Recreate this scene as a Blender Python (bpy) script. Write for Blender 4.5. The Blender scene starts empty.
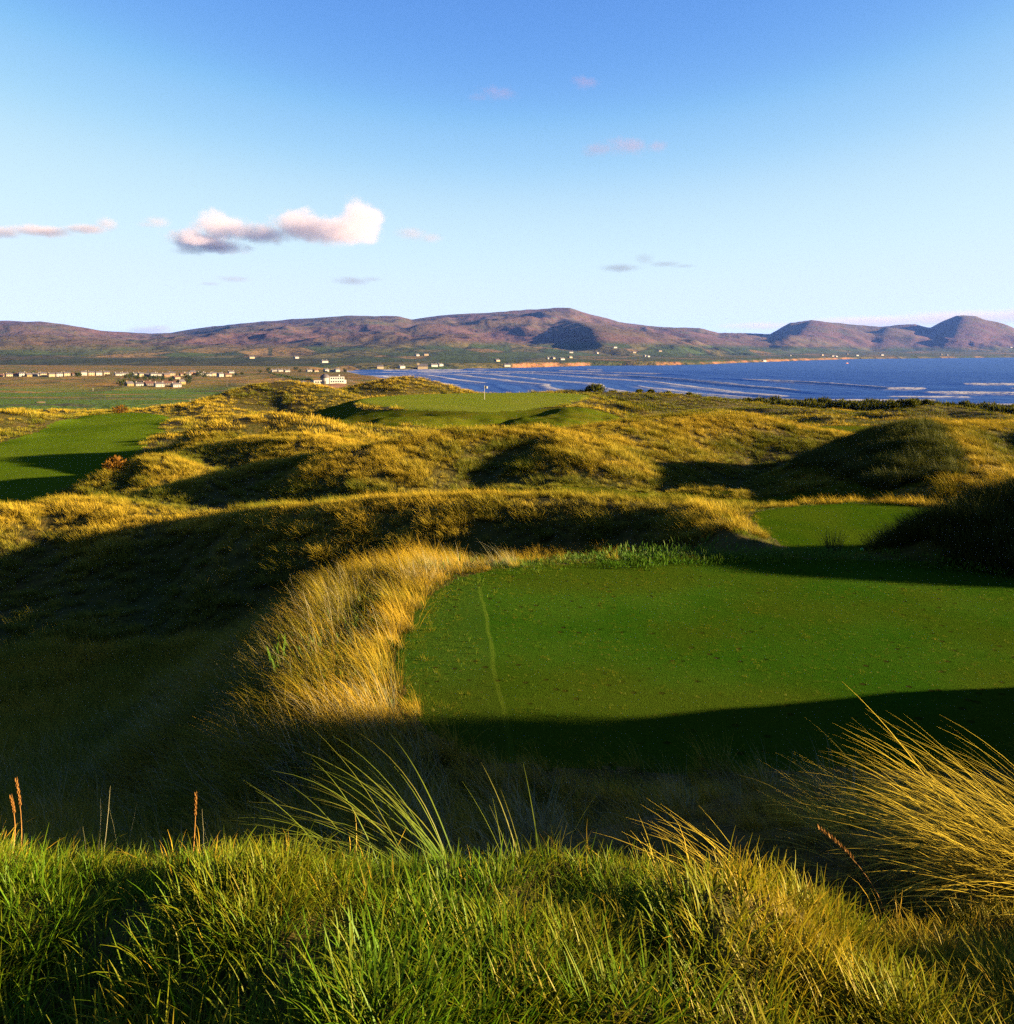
import bpy, math, random
import numpy as np
R = math.radians
C = bpy.context.scene.collection
rng = np.random.default_rng(7)
random.seed(7)

# ------------------------------------------------------------------ camera, sky, sun, exposure
F, U0, HY, H = 900.0, 507.0, 352.0, 30.0      # focal length in px, centre column, horizon row, eye height
sc = bpy.context.scene
cam = bpy.data.cameras.new('camera')
cam.sensor_fit = 'HORIZONTAL'; cam.sensor_width = 36.0
cam.lens = F / 1014 * 36.0
cam.shift_y = -(512 - HY) / 1014
cam.clip_start = 0.1; cam.clip_end = 90000
co = bpy.data.objects.new('camera', cam); C.objects.link(co)
co.location = (0, 0, H); co.rotation_euler = (R(90), 0, 0)
sc.camera = co

HAZE = 1.5e-5
SUN_AZ, SUN_EL = 96.0, 10.3                    # degrees clockwise from the view direction, above horizon
world = bpy.data.worlds.new('World'); sc.world = world; world.use_nodes = True
wn = world.node_tree.nodes; wl = world.node_tree.links; wn.clear()
sky = wn.new('ShaderNodeTexSky'); sky.sky_type = 'NISHITA'; sky.sun_disc = False
sky.sun_elevation = R(SUN_EL); sky.sun_rotation = R(SUN_AZ)
sky.altitude = 0; sky.air_density = 0.6; sky.dust_density = 0.2; sky.ozone_density = 2.0
# the film's response to the sky: raw radiance 0..5 to the slide's blue, pale at the horizon and deep overhead
dv = wn.new('ShaderNodeVectorMath'); dv.operation = 'MULTIPLY'; dv.inputs[1].default_value = (.2, .2, .2)
cu = wn.new('ShaderNodeRGBCurve')
for ci, pp in enumerate(([(0, 0), (.112, .12), (.145, .19), (.178, .33), (.30, .66), (.61, .84), (1, .95)], [(0, 0), (.21, .31), (.27, .43), (.33, .61), (.50, .86), (.79, .94), (1, .98)], [(0, 0), (.42, .80), (.59, .92), (.79, .96), (1, 1)])):
    c_ = cu.mapping.curves[ci]
    c_.points[0].location = pp[0]; c_.points[1].location = pp[-1]
    for q_ in pp[1:-1]: c_.points.new(*q_)
cu.mapping.update()
ml = wn.new('ShaderNodeVectorMath'); ml.operation = 'MULTIPLY'; ml.inputs[1].default_value = (1.98, 1.98, 1.98)
bg = wn.new('ShaderNodeBackground'); bg.inputs['Strength'].default_value = 0.05
wo = wn.new('ShaderNodeOutputWorld')
wl.new(sky.outputs[0], dv.inputs[0]); wl.new(dv.outputs[0], cu.inputs['Color']); wl.new(cu.outputs[0], ml.inputs[0]); wl.new(ml.outputs[0], bg.inputs[0]); wl.new(bg.outputs[0], wo.inputs[0])

sl = bpy.data.lights.new('sun', 'SUN'); sl.energy = 5.0; sl.angle = R(0.5); sl.color = (1.0, 0.74, 0.42)
so = bpy.data.objects.new('sun', sl); C.objects.link(so)
so.rotation_euler = (R(90 - SUN_EL), 0, R(180 - SUN_AZ) )
sc.view_settings.view_transform = 'Standard'; sc.view_settings.look = 'None'
sc.view_settings.exposure = 3.32; sc.view_settings.gamma = 1.0
sc.cycles.use_denoising = False
sc.cycles.max_bounces = 6; sc.cycles.diffuse_bounces = 2; sc.cycles.glossy_bounces = 2
sc.cycles.transmission_bounces = 3; sc.cycles.transparent_max_bounces = 6; sc.cycles.volume_bounces = 4
sc.cycles.sample_clamp_indirect = .12; sc.cycles.sample_clamp_direct = .13

# ------------------------------------------------------------------ helpers
def P(px, py, D):
    return np.array([(px - U0) / F * D, D, H - (py - HY) / F * D])

def sst(a, b, x):
    t = np.clip((x - a) / (b - a), 0, 1); return t * t * (3 - 2 * t)

def _hash(ix, iy, seed):
    h = (ix.astype(np.int64) * 374761393 + iy.astype(np.int64) * 668265263 + seed * 1442695041) & 0xffffffff
    h = ((h ^ (h >> 13)) * 1274126177) & 0xffffffff
    return (h ^ (h >> 16)) & 0xffffffff

def gnoise(x, y, seed=0):
    x0 = np.floor(x); y0 = np.floor(y); fx = x - x0; fy = y - y0
    ux = fx * fx * fx * (fx * (fx * 6 - 15) + 10); uy = fy * fy * fy * (fy * (fy * 6 - 15) + 10)
    def g(dx, dy):
        a = _hash(x0 + dx, y0 + dy, seed) * (2 * math.pi / 4294967296.0)
        return np.cos(a) * (fx - dx) + np.sin(a) * (fy - dy)
    n00, n10, n01, n11 = g(0, 0), g(1, 0), g(0, 1), g(1, 1)
    return 1.5 * ((n00 * (1 - ux) + n10 * ux) * (1 - uy) + (n01 * (1 - ux) + n11 * ux) * uy)

def fbm(x, y, oct=4, seed=0, gain=.5, ridged=False):
    s = 0; a = 1.0; tot = 0
    for i in range(oct):
        n = gnoise(x * 2 ** i + 17.3 * i, y * 2 ** i - 9.1 * i, seed + i)
        s = s + a * ((1 - 2 * np.abs(n)) if ridged else n); tot += a; a *= gain
    return s / tot

def smax(a, b, k):
    h = np.clip(.5 + .5 * (a - b) / k, 0, 1)
    return b * (1 - h) + a * h + k * h * (1 - h)

def chaikin(p, n=2):
    p = np.array(p, float)
    for _ in range(n):
        q = np.roll(p, -1, 0); a = .75 * p + .25 * q; b = .25 * p + .75 * q
        p = np.stack([a, b], 1).reshape(-1, p.shape[1])
    return p

def poly_sd(x, y, poly):
    """signed distance, + inside"""
    d2 = np.full(x.shape, 1e18); ins = np.zeros(x.shape, bool)
    n = len(poly)
    for i in range(n):
        ax, ay = poly[i][:2]; bx, by = poly[(i + 1) % n][:2]
        ex, ey = bx - ax, by - ay
        t = np.clip(((x - ax) * ex + (y - ay) * ey) / (ex * ex + ey * ey + 1e-12), 0, 1)
        dx = x - ax - t * ex; dy = y - ay - t * ey
        d2 = np.minimum(d2, dx * dx + dy * dy)
        c = ((ay > y) != (by > y))
        xi = ax + (y - ay) / ((by - ay) if by != ay else 1e-12) * ex
        ins ^= c & (x < xi)
    return np.where(ins, 1, -1) * np.sqrt(d2)

def region_sd(x, y, poly, m=3.0):
    poly = np.asarray(poly); out = np.full(x.shape, -1e3)
    b = (x > poly[:, 0].min() - m) & (x < poly[:, 0].max() + m) & (y > poly[:, 1].min() - m) & (y < poly[:, 1].max() + m)
    if b.any(): out[b] = poly_sd(x[b], y[b], poly)
    return out

def onplane(pts, z, zfar=None, yf=None):
    """outline given where it stands in the view, dropped on the level z"""
    return [((px - U0) / F * D, D) for px, py in pts for D in [(H - z) * F / (py - HY)]]

def cr(pts, n=6):
    """smooth polyline through the points"""
    p = np.array(pts, float); p = np.vstack([2 * p[0] - p[1], p, 2 * p[-1] - p[-2]])
    out = []
    for i in range(1, len(p) - 2):
        for t in np.linspace(0, 1, n, endpoint=False):
            a, b, c, d = p[i - 1], p[i], p[i + 1], p[i + 2]
            out.append(.5 * (2 * b + (c - a) * t + (2 * a - 5 * b + 4 * c - d) * t * t + (3 * b - a - 3 * c + d) * t ** 3))
    out.append(p[-2]); return np.array(out)

# ------------------------------------------------------------------ the lie of the land
TEE_Z, TEE2_Z, GREEN_Z = 25.4, 24.9, 22.2
TEE = chaikin(onplane([(432, 590), (470, 572), (560, 563), (700, 557), (800, 557), (880, 560), (950, 566), (1040, 580), (1250, 600),
                       (1300, 700), (1100, 770), (700, 772), (520, 768), (455, 752), (420, 720), (398, 690), (395, 655), (408, 620)], TEE_Z))
TEE2 = chaikin(onplane([(745, 512), (800, 505), (870, 502), (940, 508), (1010, 520), (1010, 545), (930, 556), (850, 556), (795, 553), (765, 535)], TEE2_Z))
GREEN = chaikin(onplane([(345, 399), (400, 394), (480, 392.5), (560, 392), (600, 395), (570, 404), (540, 409), (480, 412), (420, 409), (370, 406)], GREEN_Z))
STRIP = chaikin([(26, 90), (32, 108), (48, 112), (52, 96), (40, 84)])
FAIR = chaikin([(-31, 49), (-30, 58), (-29, 67), (-36, 88), (-45, 118), (-51, 139), (-62, 147), (-66, 142), (-60, 120), (-53, 96), (-56, 82), (-70, 70), (-68, 54), (-48, 46)])
APPR = chaikin([(-30, 158), (-33, 142), (-35, 126), (-27, 111), (-18, 104), (-8, 97), (6, 95), (16, 99), (18, 112), (14, 122), (6, 124), (-10, 121), (-24, 132), (-24, 148)])
PATH = chaikin([(-2, 36), (4, 34.5), (10, 34.0), (14, 33.8), (17, 34), (17, 36), (13, 37), (10, 38), (2, 38.5), (-2, 38)])
BUNK = chaikin([(-60, 96), (-52, 92), (-50, 96), (-57, 101)])

# base level: rows = distance, columns = bearing in px (or beyond the frame)
COLS = np.array([-4000, -700, 0, 150, 300, 420, 520, 700, 900, 1014, 1700, 5000], float)
ROWS = np.array([0, 2, 3.3, 5, 7, 10, 14, 20, 28, 38, 50, 70, 100, 150, 220, 300, 380, 480, 700, 1400], float)
BT = np.array([
 [28.3]*12,
 [28.3]*12,
 [28.2,28.2,28.10,28.10,28.08,28.08,28.07,28.0,27.88,27.85,27.9,28.1],
 [26.9,26.9,26.6,26.6,26.6,26.6,26.5,26.3,26.5,26.9,28.0,27.5],
 [25.6,25.4,25.3,25.3,25.4,25.6,25.7,25.6,25.6,26.0,27,27],
 [24.4,24.3,24.1,24.1,24.6,25.3,25.4,25.4,25.4,25.4,25.8,26],
 [22.8,22.8,22.8,22.8,23.9,25.4,25.4,25.4,25.4,25.4,25.4,26],
 [21.3,21.3,21.4,21.4,22.1,25.1,25.2,25.2,25.2,25.3,25.4,26],
 [20.9,20.9,20.9,20.9,21.4,22.4,23.0,23.9,24.9,25.0,25.3,25],
 [22,22,21.7,21.6,21.8,22.8,24.2,24.2,22.9,22.9,24.2,24],
 [20.6,20.6,20.6,20.4,20.4,20.9,21.4,21.2,20.8,20.8,23,23],
 [20.2,20.2,20.2,20.2,20.0,20.5,20.8,20.6,20.4,20.4,22,22],
 [20.3,20.3,20.3,20.3,20,21,21.6,21,21,20.0,19,19],
 [19,19,18.6,18.5,18.5,20,21,19,17,16,15,15],
 [15,15,14.5,14.5,15,17,17.5,16,14.5,13.5,12,12],
 [10,10,9,9.5,10,11,12,11,10,8,5,4],
 [8,8,8,8,8,7,5,4,3,2,0,-2],
 [6.5,6.5,6.5,6.5,6.5,5,2,-1,-4,-4,-5,-5],
 [5,5,5,5,5,3.5,0,-5,-8,-8,-8,-8],
 [5,5,5,5,5,4,-3,-8,-8,-8,-8,-8]], float)

def base(x, y):
    r = np.hypot(x, y); az = np.arctan2(x, y)
    ca = np.cos(az)
    q = np.where(ca > .45, y, r * .45)
    u = U0 + F * np.tan(np.clip(az, -1.35, 1.35))
    fi = np.interp(u, COLS, np.arange(len(COLS))); fr = np.interp(q, ROWS, np.arange(len(ROWS)))
    def cub(T, f):
        return f
    i = np.clip(np.floor(fr).astype(int), 0, len(ROWS) - 2); j = np.clip(np.floor(fi).astype(int), 0, len(COLS) - 2)
    a = fr - i; b = fi - j; b = b * b * (3 - 2 * b)
    def col(jj):
        m = [BT[np.clip(i + k, 0, len(ROWS) - 1), jj] for k in (-1, 0, 1, 2)]
        return .5 * (2 * m[1] + (m[2] - m[0]) * a + (2 * m[0] - 5 * m[1] + 4 * m[2] - m[3]) * a * a + (3 * m[1] - m[0] - 3 * m[2] + m[3]) * a ** 3)
    z = col(j) * (1 - b) + col(j + 1) * b
    back = sst(0.2, -0.4, ca)          # behind the viewer: level dune top
    return z * (1 - back) + 28.0 * back

def dune(z, x, y, pts, sn, sf, r, k=.6, raw=False, warp=.15):
    """ridge along pts (px,py,D) or world points; sn = fall on its left-hand/near side, sf on the other, r = roundness of the crest"""
    p = np.array(pts if raw else [P(*q) for q in pts], float)
    if len(p) > 2: p = cr(p, 4)
    zc = p[:, 2].max(); reach = (zc - 14 if zc < 40 else zc) / min(sn, sf) + r
    reach = min(reach, 45 if zc < 40 else 1e9)
    b = (x > p[:, 0].min() - reach) & (x < p[:, 0].max() + reach) & (y > p[:, 1].min() - reach) & (y < p[:, 1].max() + reach)
    if not b.any(): return z
    xb, yb = x[b], y[b]; dd = []; qq = []; ss = []
    for i in range(len(p) - 1):
        ax, ay, az = p[i]; ex, ey, ez = p[i + 1] - p[i]; L2 = ex * ex + ey * ey + 1e-9
        t = np.clip(((xb - ax) * ex + (yb - ay) * ey) / L2, 0, 1)
        dx = xb - ax - t * ex; dy = yb - ay - t * ey
        dd.append(np.sqrt(dx * dx + dy * dy)); qq.append(az + t * ez); ss.append((ex * dy - ey * dx) / math.sqrt(L2))
    dd = np.array(dd); d = dd.min(0)
    wt = np.exp(-(dd - d) / (r * .5 + .08 * d)); wt /= wt.sum(0)
    zz = (wt * np.array(qq)).sum(0); sg = (wt * np.array(ss)).sum(0)
    d = d * (1 + warp * gnoise(xb / (3 * r), yb / (3 * r), 5))
    w = .5 + .5 * np.tanh(sg / (r * .8))
    slope = sn * (1 - w) + sf * w
    h = zz - slope * (np.sqrt(d * d + r * r) - r)
    zb = z[b]; z = z.copy(); z[b] = smax(zb, h, k); return z
# for pts running left to right in the view: near side = left-hand side is FAR (sg>0) ; sn = near side

NEARSEA = [(-20000, -3000), (-20000,-3001)]
COAST = np.array([(-232, 1300), (-150, 1120), (-119, 1000), (-80, 890), (-60, 800), (-38, 600), (-5, 450), (41, 400), (124, 380), (208, 370), (600, 330), (3000, 200), (40000, -2000),
                  (60000, 9000), (8000, 7200), (4200, 5400), (2760, 4900), (1514, 3860), (1050, 3150), (634, 2450), (480, 2150), (340, 2000), (190, 1960), (110, 1830), (24, 1700), (-48, 1588), (-160, 1500), (-254, 1421)], float)
SPIT = [(-75, 880, 1.0), (-45, 905, 1.3), (-10, 930, 1.2), (18, 960, .5)]

SILX = [-600, -200, 0, 40, 60, 100, 150, 170, 230, 290, 345, 400, 412, 440, 500, 555, 570, 590, 620, 650, 700, 718, 745, 770, 790, 812, 850, 880, 900, 915, 930, 945, 962, 974, 1000, 1014, 1100, 1400]
SILY = [330, 326, 321, 321.5, 323.5, 330, 333.5, 332, 324, 320, 316, 316, 319, 315, 312, 308, 308, 314, 322, 326, 328, 333, 333, 334, 323, 320, 324, 327, 325, 324, 327, 319.5, 313.5, 314.5, 326, 331, 322, 340]

def far_land(x, y, sd):
    """hills on the far side of the bay; sd = distance inland"""
    y = np.maximum(y, 1.0)
    u = U0 + F * x / y
    Dc = np.interp(u, [-600, 0, 200, 412, 560, 700, 810, 965, 1400], [6500, 6200, 6800, 7000, 7600, 8000, 9000, 9200, 9500])
    Db = np.interp(u, [-600, 0, 200, 346, 480, 660, 740, 860, 1014, 1400], [1750, 1750, 1900, 2100, 2500, 3200, 4300, 6200, 6800, 7300])
    sy = np.interp(u, SILX, SILY)
    Dw = y + 250 * gnoise(x / 900, y / 900, 71)
    zc = H + (HY - sy) * Dc / F + 8 * fbm(x / 260, y / 260, 3, 40)
    t = (Dw - Db) / (Dc - Db)
    tc = np.clip(t, 0, 1)
    zb = 9 + 26 * sst(0, 1800, sd)
    s = np.where(tc < .45, .32 * (tc / .45) ** 1.5, .32 + .68 * sst(-.25, 1, (tc - .45) / .55 * 1.0) - .68 * sst(-.25, 1, 0) + .68 * sst(-.25, 1, 0) * (tc - .45) / .55)
    s = tc ** 1.75
    z = zb + (zc - zb) * s
    over = np.clip(t - 1, 0, 9)
    z = z - over * 300
    amp = np.clip(tc * (1 - tc) * 4, 0, 1)
    n = fbm(x / 1500 + .3 * gnoise(x / 2200, y / 2200, 3), y / 2600, 5, 11, .5, True)
    z = z + amp * (zc - zb) * .36 * (n - .35)
    n2 = fbm(x / 420, y / 600, 4, 23, .55, True)
    z = z + (amp * 17 + 5 * sst(.02, .1, tc)) * (n2 - .3)
    z = z + 9 * amp * fbm(x / 150, y / 150, 3, 29)
    return z, tc

def P2(px, py, D): return P(px, py, D)

def height(x, y, want=False):
    x = np.asarray(x, float); y = np.asarray(y, float)
    z = base(x, y)
    r = np.hypot(x, y)
    near = (r < 480)
    # soft unevenness of dune ground
    hum = .42 - np.abs(gnoise(x / 8 + .3 * gnoise(x / 5, y / 5, 7), y / 8, 107)); hum2 = .42 - np.abs(gnoise(x / 19, y / 19, 108))
    calm = 1 - sst(-6, 1, np.maximum(region_sd(x, y, APPR, 8), region_sd(x, y, PATH, 8) + 3))
    lump = calm * (-1.5 * hum + .3) * sst(39, 48, r) * sst(190, 110, r) + (-2.2 * hum2 + .6) * sst(60, 110, r) * sst(330, 250, r) + .22 * fbm(x / 2.6, y / 2.6, 2, 103) * sst(22, 32, r) * sst(150, 90, r) + fbm(x / 7, y / 7, 3, 101) * .6 * sst(18, 30, r) * sst(500, 380, r) + fbm(x / 26, y / 26, 2, 131) * 1.0 * sst(38, 80, r) * sst(480, 330, r)
    z = z + lump * np.where(r < 480, 1, 0) + .21 * fbm(x / .85, y / .85, 3, 161) * sst(1.2, 2.2, r) * sst(6.5, 4.5, r)
    D_ = dune
    # --- off the right of the view: dunes shaped to cast shade on the near bank, tee and dark dune
    z = D_(z, x, y, [(7, 3.4, 28.3), (12, 4.9, 29.4), (20, 5.4, 30.0), (34, 5, 30.6)], .4, .72, .7, raw=True)
    z = D_(z, x, y, [(10.5, 5.0, 29.0), (11.8, 7.2, 28.7), (15, 7.5, 28.9), (24, 6.4, 29.8), (34, 5, 30.4)], .6, .66, .6, raw=True)
    z = D_(z, x, y, [(958, 530, 20.2), (985, 510, 20.9), (1024, 494, 21.2), (1100, 490, 20.6), (1150, 520, 18.6)], .7, .9, .8)
    z = D_(z, x, y, [(1120, 425, 42), (1300, 400, 46), (1500, 400, 50)], .5, .5, 3.0)
    # foreground crest and its hump on the right
    z = D_(z, x, y, [(3.2, 3.7, 27.85), (2.5, 3.9, 27.75), (1.9, 4.3, 27.35)], .5, .6, .5, .3, raw=True)
    z = z + .4 * fbm(x / 1.4, y / 1.4, 3, 171) * sst(5.5, 7, x) * sst(.8, 1.0, x / np.maximum(y, .1)) * sst(20, 15, r) * (y > 2)  # lumps added on the unseen right dune to roughen its shadow edge
    # left shoulder of the tee
    z = D_(z, x, y, [(375, 735, 11.0), (345, 690, 13), (335, 640, 15.5), (365, 590, 18.5), (420, 570, 21), (520, 560, 22.0), (600, 556, 22.4), (690, 553, 22.2)], .42, .8, 1.0, .35)
    # bank with dark hollow beyond the tee
    z = D_(z, x, y, [(300, 512, 33), (400, 503, 32), (500, 499, 31.5), (600, 501, 30.5), (690, 508, 29)], .75, .2, 1.0, .5)
    z = D_(z, x, y, [(702, 511, 28), (728, 513, 26), (745, 520, 24.6), (756, 536, 23.4)], .8, .55, 1.0, .4)
    # big golden dune, right of centre
    z = D_(z, x, y, [(598, 436, 53), (625, 424, 57), (680, 417, 60), (745, 414, 61), (800, 430, 60), (822, 446, 58)], .32, .3, 3.0, .8)
    z = D_(z, x, y, [(606, 440, 51), (618, 458, 46.5)], .6, .6, 1.5, .5)
    # rough green dune, centre
    z = D_(z, x, y, [(380, 450, 44), (425, 436, 45.5), (480, 430, 47), (540, 431, 47), (570, 438, 45.5), (584, 456, 43)], .46, .46, 1.8, .5)
    # dark dune, right: its crest turns towards the viewer, so its long flank faces left, away from the sun
    z = D_(z, x, y, [(1250, 436, 50), (1080, 430, 48), (1000, 425, 46.5), (945, 424, 44.5), (932, 432, 41.5), (950, 452, 38), (975, 478, 34.5)], .46, .5, 2.6, .7)
    z = D_(z, x, y, [(985, 470, 38), (1060, 458, 38)], .4, .4, 1.6, .8)
    # ridge with golden crest, left of centre
    z = D_(z, x, y, [(168, 500, 42), (237, 473, 45), (306, 459, 46), (350, 474, 44), (425, 492, 41)], .42, .35, 1.8, .8)
    # knoll at far left
    z = D_(z, x, y, [(-160, 500, 38), (0, 510, 38), (50, 503, 39), (105, 503, 39), (160, 515, 38)], .45, .35, 1.8, .7)
    z = D_(z, x, y, [(112, 468, 58), (150, 456, 60), (170, 462, 58)], .5, .5, 1.4, .7)
    z = D_(z, x, y, [(168, 460, 62), (215, 446, 64), (276, 436, 64), (330, 440, 62), (370, 456, 60)], .42, .35, 2.0, .8)
    z = D_(z, x, y, [(180, 450, 72), (237, 421, 78), (276, 414, 80), (315, 424, 78), (350, 440, 74)], .4, .35, 2.4, .8)
    z = D_(z, x, y, [(325, 427, 88), (360, 427, 90), (395, 431, 86)], .3, .3, 3, .8)
    # golden dune left of the fairway
    z = D_(z, x, y, [(-200, 412, 108), (-60, 414, 112), (20, 411, 118), (52, 407, 122), (78, 410, 124), (96, 418, 120)], .34, .4, 2.5, .8)
    z = D_(z, x, y, [(158, 408, 150), (185, 404, 152), (212, 406, 150)], .34, .4, 3, .8)
    z = D_(z, x, y, [(175, 420, 128), (220, 415, 130), (260, 418, 126)], .34, .4, 3, .8)
    z = D_(z, x, y, [(212, 402, 176), (232, 394, 182), (256, 385, 188), (290, 381, 190), (318, 386, 188), (335, 396, 184)], .34, .4, 4, 1.0)
    z = D_(z, x, y, [(345, 390, 202), (385, 379, 206), (405, 376.5, 208), (432, 381, 208), (458, 391, 206)], .4, .4, 3, .8)
    # dunes right of the green and along the beach
    z = D_(z, x, y, [(520, 396, 205), (556, 391, 206), (590, 392, 204), (640, 393, 204), (700, 396, 206), (745, 403, 212)], .2, .4, 4, .8)
    z = D_(z, x, y, [(560, 400, 176), (600, 401, 176), (650, 404, 172)], .25, .3, 3, .8)
    z = D_(z, x, y, [(745, 405, 250), (830, 407, 250), (900, 409, 250), (1014, 411, 252), (1300, 412, 255), (1900, 410, 260)], .15, .35, 5, 1.0)
    z = D_(z, x, y, [(752, 412, 200), (790, 408, 205), (836, 411, 200)], .3, .4, 3, .8)
    z = D_(z, x, y, [(890, 412, 150), (925, 405, 155), (950, 407, 155), (985, 413, 150)], .3, .4, 3, .8)
    z = D_(z, x, y, [(850, 424, 120), (900, 420, 124), (960, 422, 122), (1040, 421, 120)], .2, .4, 3, .8)
    # mown ground
    sds = {}
    sds['path'] = region_sd(x, y, PATH, 3)
    def level(poly, zz, m0, m1, name, tilt=(0, 0)):
        nonlocal z
        s = region_sd(x, y, poly, m1 + 2); sds[name] = s
        w = sst(-m1, m0, s)
        z = z * (1 - w) + (zz + tilt[0] * x + tilt[1] * y) * w
    level(TEE, TEE_Z, .15, 1.0, 'tee')
    level(TEE2, TEE2_Z, .2, 1.6, 'tee2')
    level(STRIP, 21.0, 1, 5, 'strip')
    level(GREEN, GREEN_Z, 2, 9, 'green')
    sds['appr'] = region_sd(x, y, APPR, 4)
    s = region_sd(x, y, FAIR, 8); sds['fair'] = s
    w = sst(-7, 3, s); z = z * (1 - w) + (20.35 + .25 * fbm(x / 14, y / 14, 2, 77)) * w
    # the coast and the far side of the bay
    far = (r > 330)
    if far.any():
        xf, yf = x[far], y[far]
        sd = -poly_sd(xf, yf, COAST)
        zf = z[far]
        pl = 5 + 1.2 * fbm(xf / 90, yf / 90, 3, 51) + 2.0 * sst(600, 1400, yf)
        hp_ = .38 - np.abs(gnoise(xf / 55 + 1.7, yf / 75, 53)); pl = pl + np.clip(3.4 * hp_, -.3, 2) * sst(1150, 800, yf)
        zf = np.where(yf > 650, pl, zf * (1 - sst(400, 650, yf)) + pl * sst(400, 650, yf))
        fz, tc = far_land(xf, yf, sd)
        isfar = sst(1250, 1700, yf)
        zf = zf * (1 - isfar) + np.maximum(fz, 4) * isfar
        u = U0 + F * xf / np.maximum(yf, 1)
        ch = np.interp(u, [300, 505, 520, 640, 662, 690, 900, 1100], [3, 4, 15, 14, 9, 6, 9, 8])
        edge = np.where(yf > 1350, sst(0, 26, sd + 8 * fbm(xf / 60, yf / 60, 2, 9)), sst(-10, 110, sd))
        tall = np.where(yf > 1350, ch, zf)
        low = np.minimum(zf, tall)
        zf = np.where(sd > 0, np.minimum(zf, -1.5 + (low + 1.5) * edge + np.maximum(sd - 20, 0) * .12), np.maximum(-8, sd * .04 - 1.5))
        zf = dune(zf, xf, yf, SPIT, .12, .12, 6, .8, raw=True)
        # spurs and lower hills in front of the range
        for pts, a, b, rr in [
            ([(396, 338, 4700), (415, 325, 4700), (428, 323, 4750), (446, 325, 4800), (474, 336, 4900)], .36, .4, 90),
            ([(606, 347, 3500), (598, 334, 4100), (590, 326, 4700), (566, 319, 6000)], .2, .48, 45),
            ([(520, 348, 4200), (530, 336, 5000), (548, 325, 6000)], .25, .5, 60),
            ([(352, 351, 3500), (386, 339, 4500), (404, 324, 5600)], .22, .6, 80),
            ([(96, 353, 3300), (72, 344, 4000), (58, 331, 5000)], .2, .5, 90),
            ([(250, 357, 2600), (264, 346, 3400), (280, 333, 4700)], .2, .5, 90),
            ([(180, 356, 2900), (190, 347, 3600), (205, 336, 4900)], .2, .5, 90),
            ([(712, 347, 5000), (694, 339, 5700), (668, 329, 6600)], .2, .4, 120),
            ([(790, 352, 6500), (800, 337, 7200), (812, 321, 8300)], .25, .55, 90),
            ([(880, 352, 6900), (885, 339, 7600), (888, 327, 8500)], .25, .55, 90),
            ([(950, 352, 7200), (957, 334, 7900), (964, 316, 8700)], .3, .6, 90)]:
            zf = dune(zf, xf, yf, pts, a, b, rr, 25, warp=.3)
        z = z.copy(); z[far] = zf
    if want: return z, sds
    return z
# ------------------------------------------------------------------ materials
class NT:
    def __init__(s, name):
        s.m = bpy.data.materials.new(name); s.m.use_nodes = True
        s.t = s.m.node_tree; s.t.nodes.clear(); s.out = s.n('ShaderNodeOutputMaterial')
    def n(s, t, **k):
        o = s.t.nodes.new(t)
        for a, b in k.items(): setattr(o, a, b)
        return o
    def l(s, a, b): s.t.links.new(a, b)
    def val(s, sock, v):
        if hasattr(v, 'links') or isinstance(v, bpy.types.NodeSocket): s.l(v, sock)
        else: sock.default_value = v
    def math(s, op, a, b=None, c=None, clamp=False):
        o = s.n('ShaderNodeMath', operation=op, use_clamp=clamp)
        for i, v in enumerate((a, b, c)):
            if v is not None: s.val(o.inputs[i], v)
        return o.outputs[0]
    def mix(s, f, a, b, mode='MIX'):
        o = s.n('ShaderNodeMix', data_type='RGBA', blend_type=mode)
        s.val(o.inputs[0], f); s.val(o.inputs[6], col4(a)); s.val(o.inputs[7], col4(b)); return o.outputs[2]
    def noise(s, vec, scale, detail=3, rough=.55, dist=0.0):
        o = s.n('ShaderNodeTexNoise'); s.val(o.inputs['Scale'], scale)
        o.inputs['Detail'].default_value = detail; o.inputs['Roughness'].default_value = rough; o.inputs['Distortion'].default_value = dist
        if vec is not None: s.l(vec, o.inputs['Vector'])
        return o.outputs['Fac']
    def ramp(s, f, lo, hi, a=0.0, b=1.0, smooth=True):
        o = s.n('ShaderNodeMapRange', interpolation_type='SMOOTHSTEP' if smooth else 'LINEAR')
        s.val(o.inputs['Value'], f); s.val(o.inputs['From Min'], lo); s.val(o.inputs['From Max'], hi)
        s.val(o.inputs['To Min'], a); s.val(o.inputs['To Max'], b); return o.outputs['Result']
    def pos(s): return s.n('ShaderNodeNewGeometry').outputs['Position']
    def xyz(s, v):
        o = s.n('ShaderNodeSeparateXYZ'); s.l(v, o.inputs[0]); return o.outputs
    def vscale(s, v, sc_):
        o = s.n('ShaderNodeVectorMath', operation='MULTIPLY'); s.l(v, o.inputs[0]); o.inputs[1].default_value = sc_; return o.outputs[0]
    def attr(s, name, typ='GEOMETRY'):
        o = s.n('ShaderNodeAttribute', attribute_type=typ, attribute_name=name); return o.outputs['Fac']
    def bump(s, h, st=.5, d=.05):
        o = s.n('ShaderNodeBump'); o.inputs['Strength'].default_value = st; o.inputs['Distance'].default_value = d; s.val(o.inputs['Height'], h); return o.outputs[0]
    def surf(s, col, rough=.9, normal=None, spec=.2, metal=0.0):
        o = s.n('ShaderNodeBsdfPrincipled'); s.val(o.inputs['Base Color'], col4(col)); s.val(o.inputs['Roughness'], rough)
        o.inputs['Specular IOR Level'].default_value = spec; o.inputs['Metallic'].default_value = metal
        if normal is not None: s.l(normal, o.inputs['Normal'])
        s.l(o.outputs[0], s.out.inputs['Surface']); return s.m

def col4(c):
    return c if isinstance(c, bpy.types.NodeSocket) else (tuple(c) + (1.0,))[:4]

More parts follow.
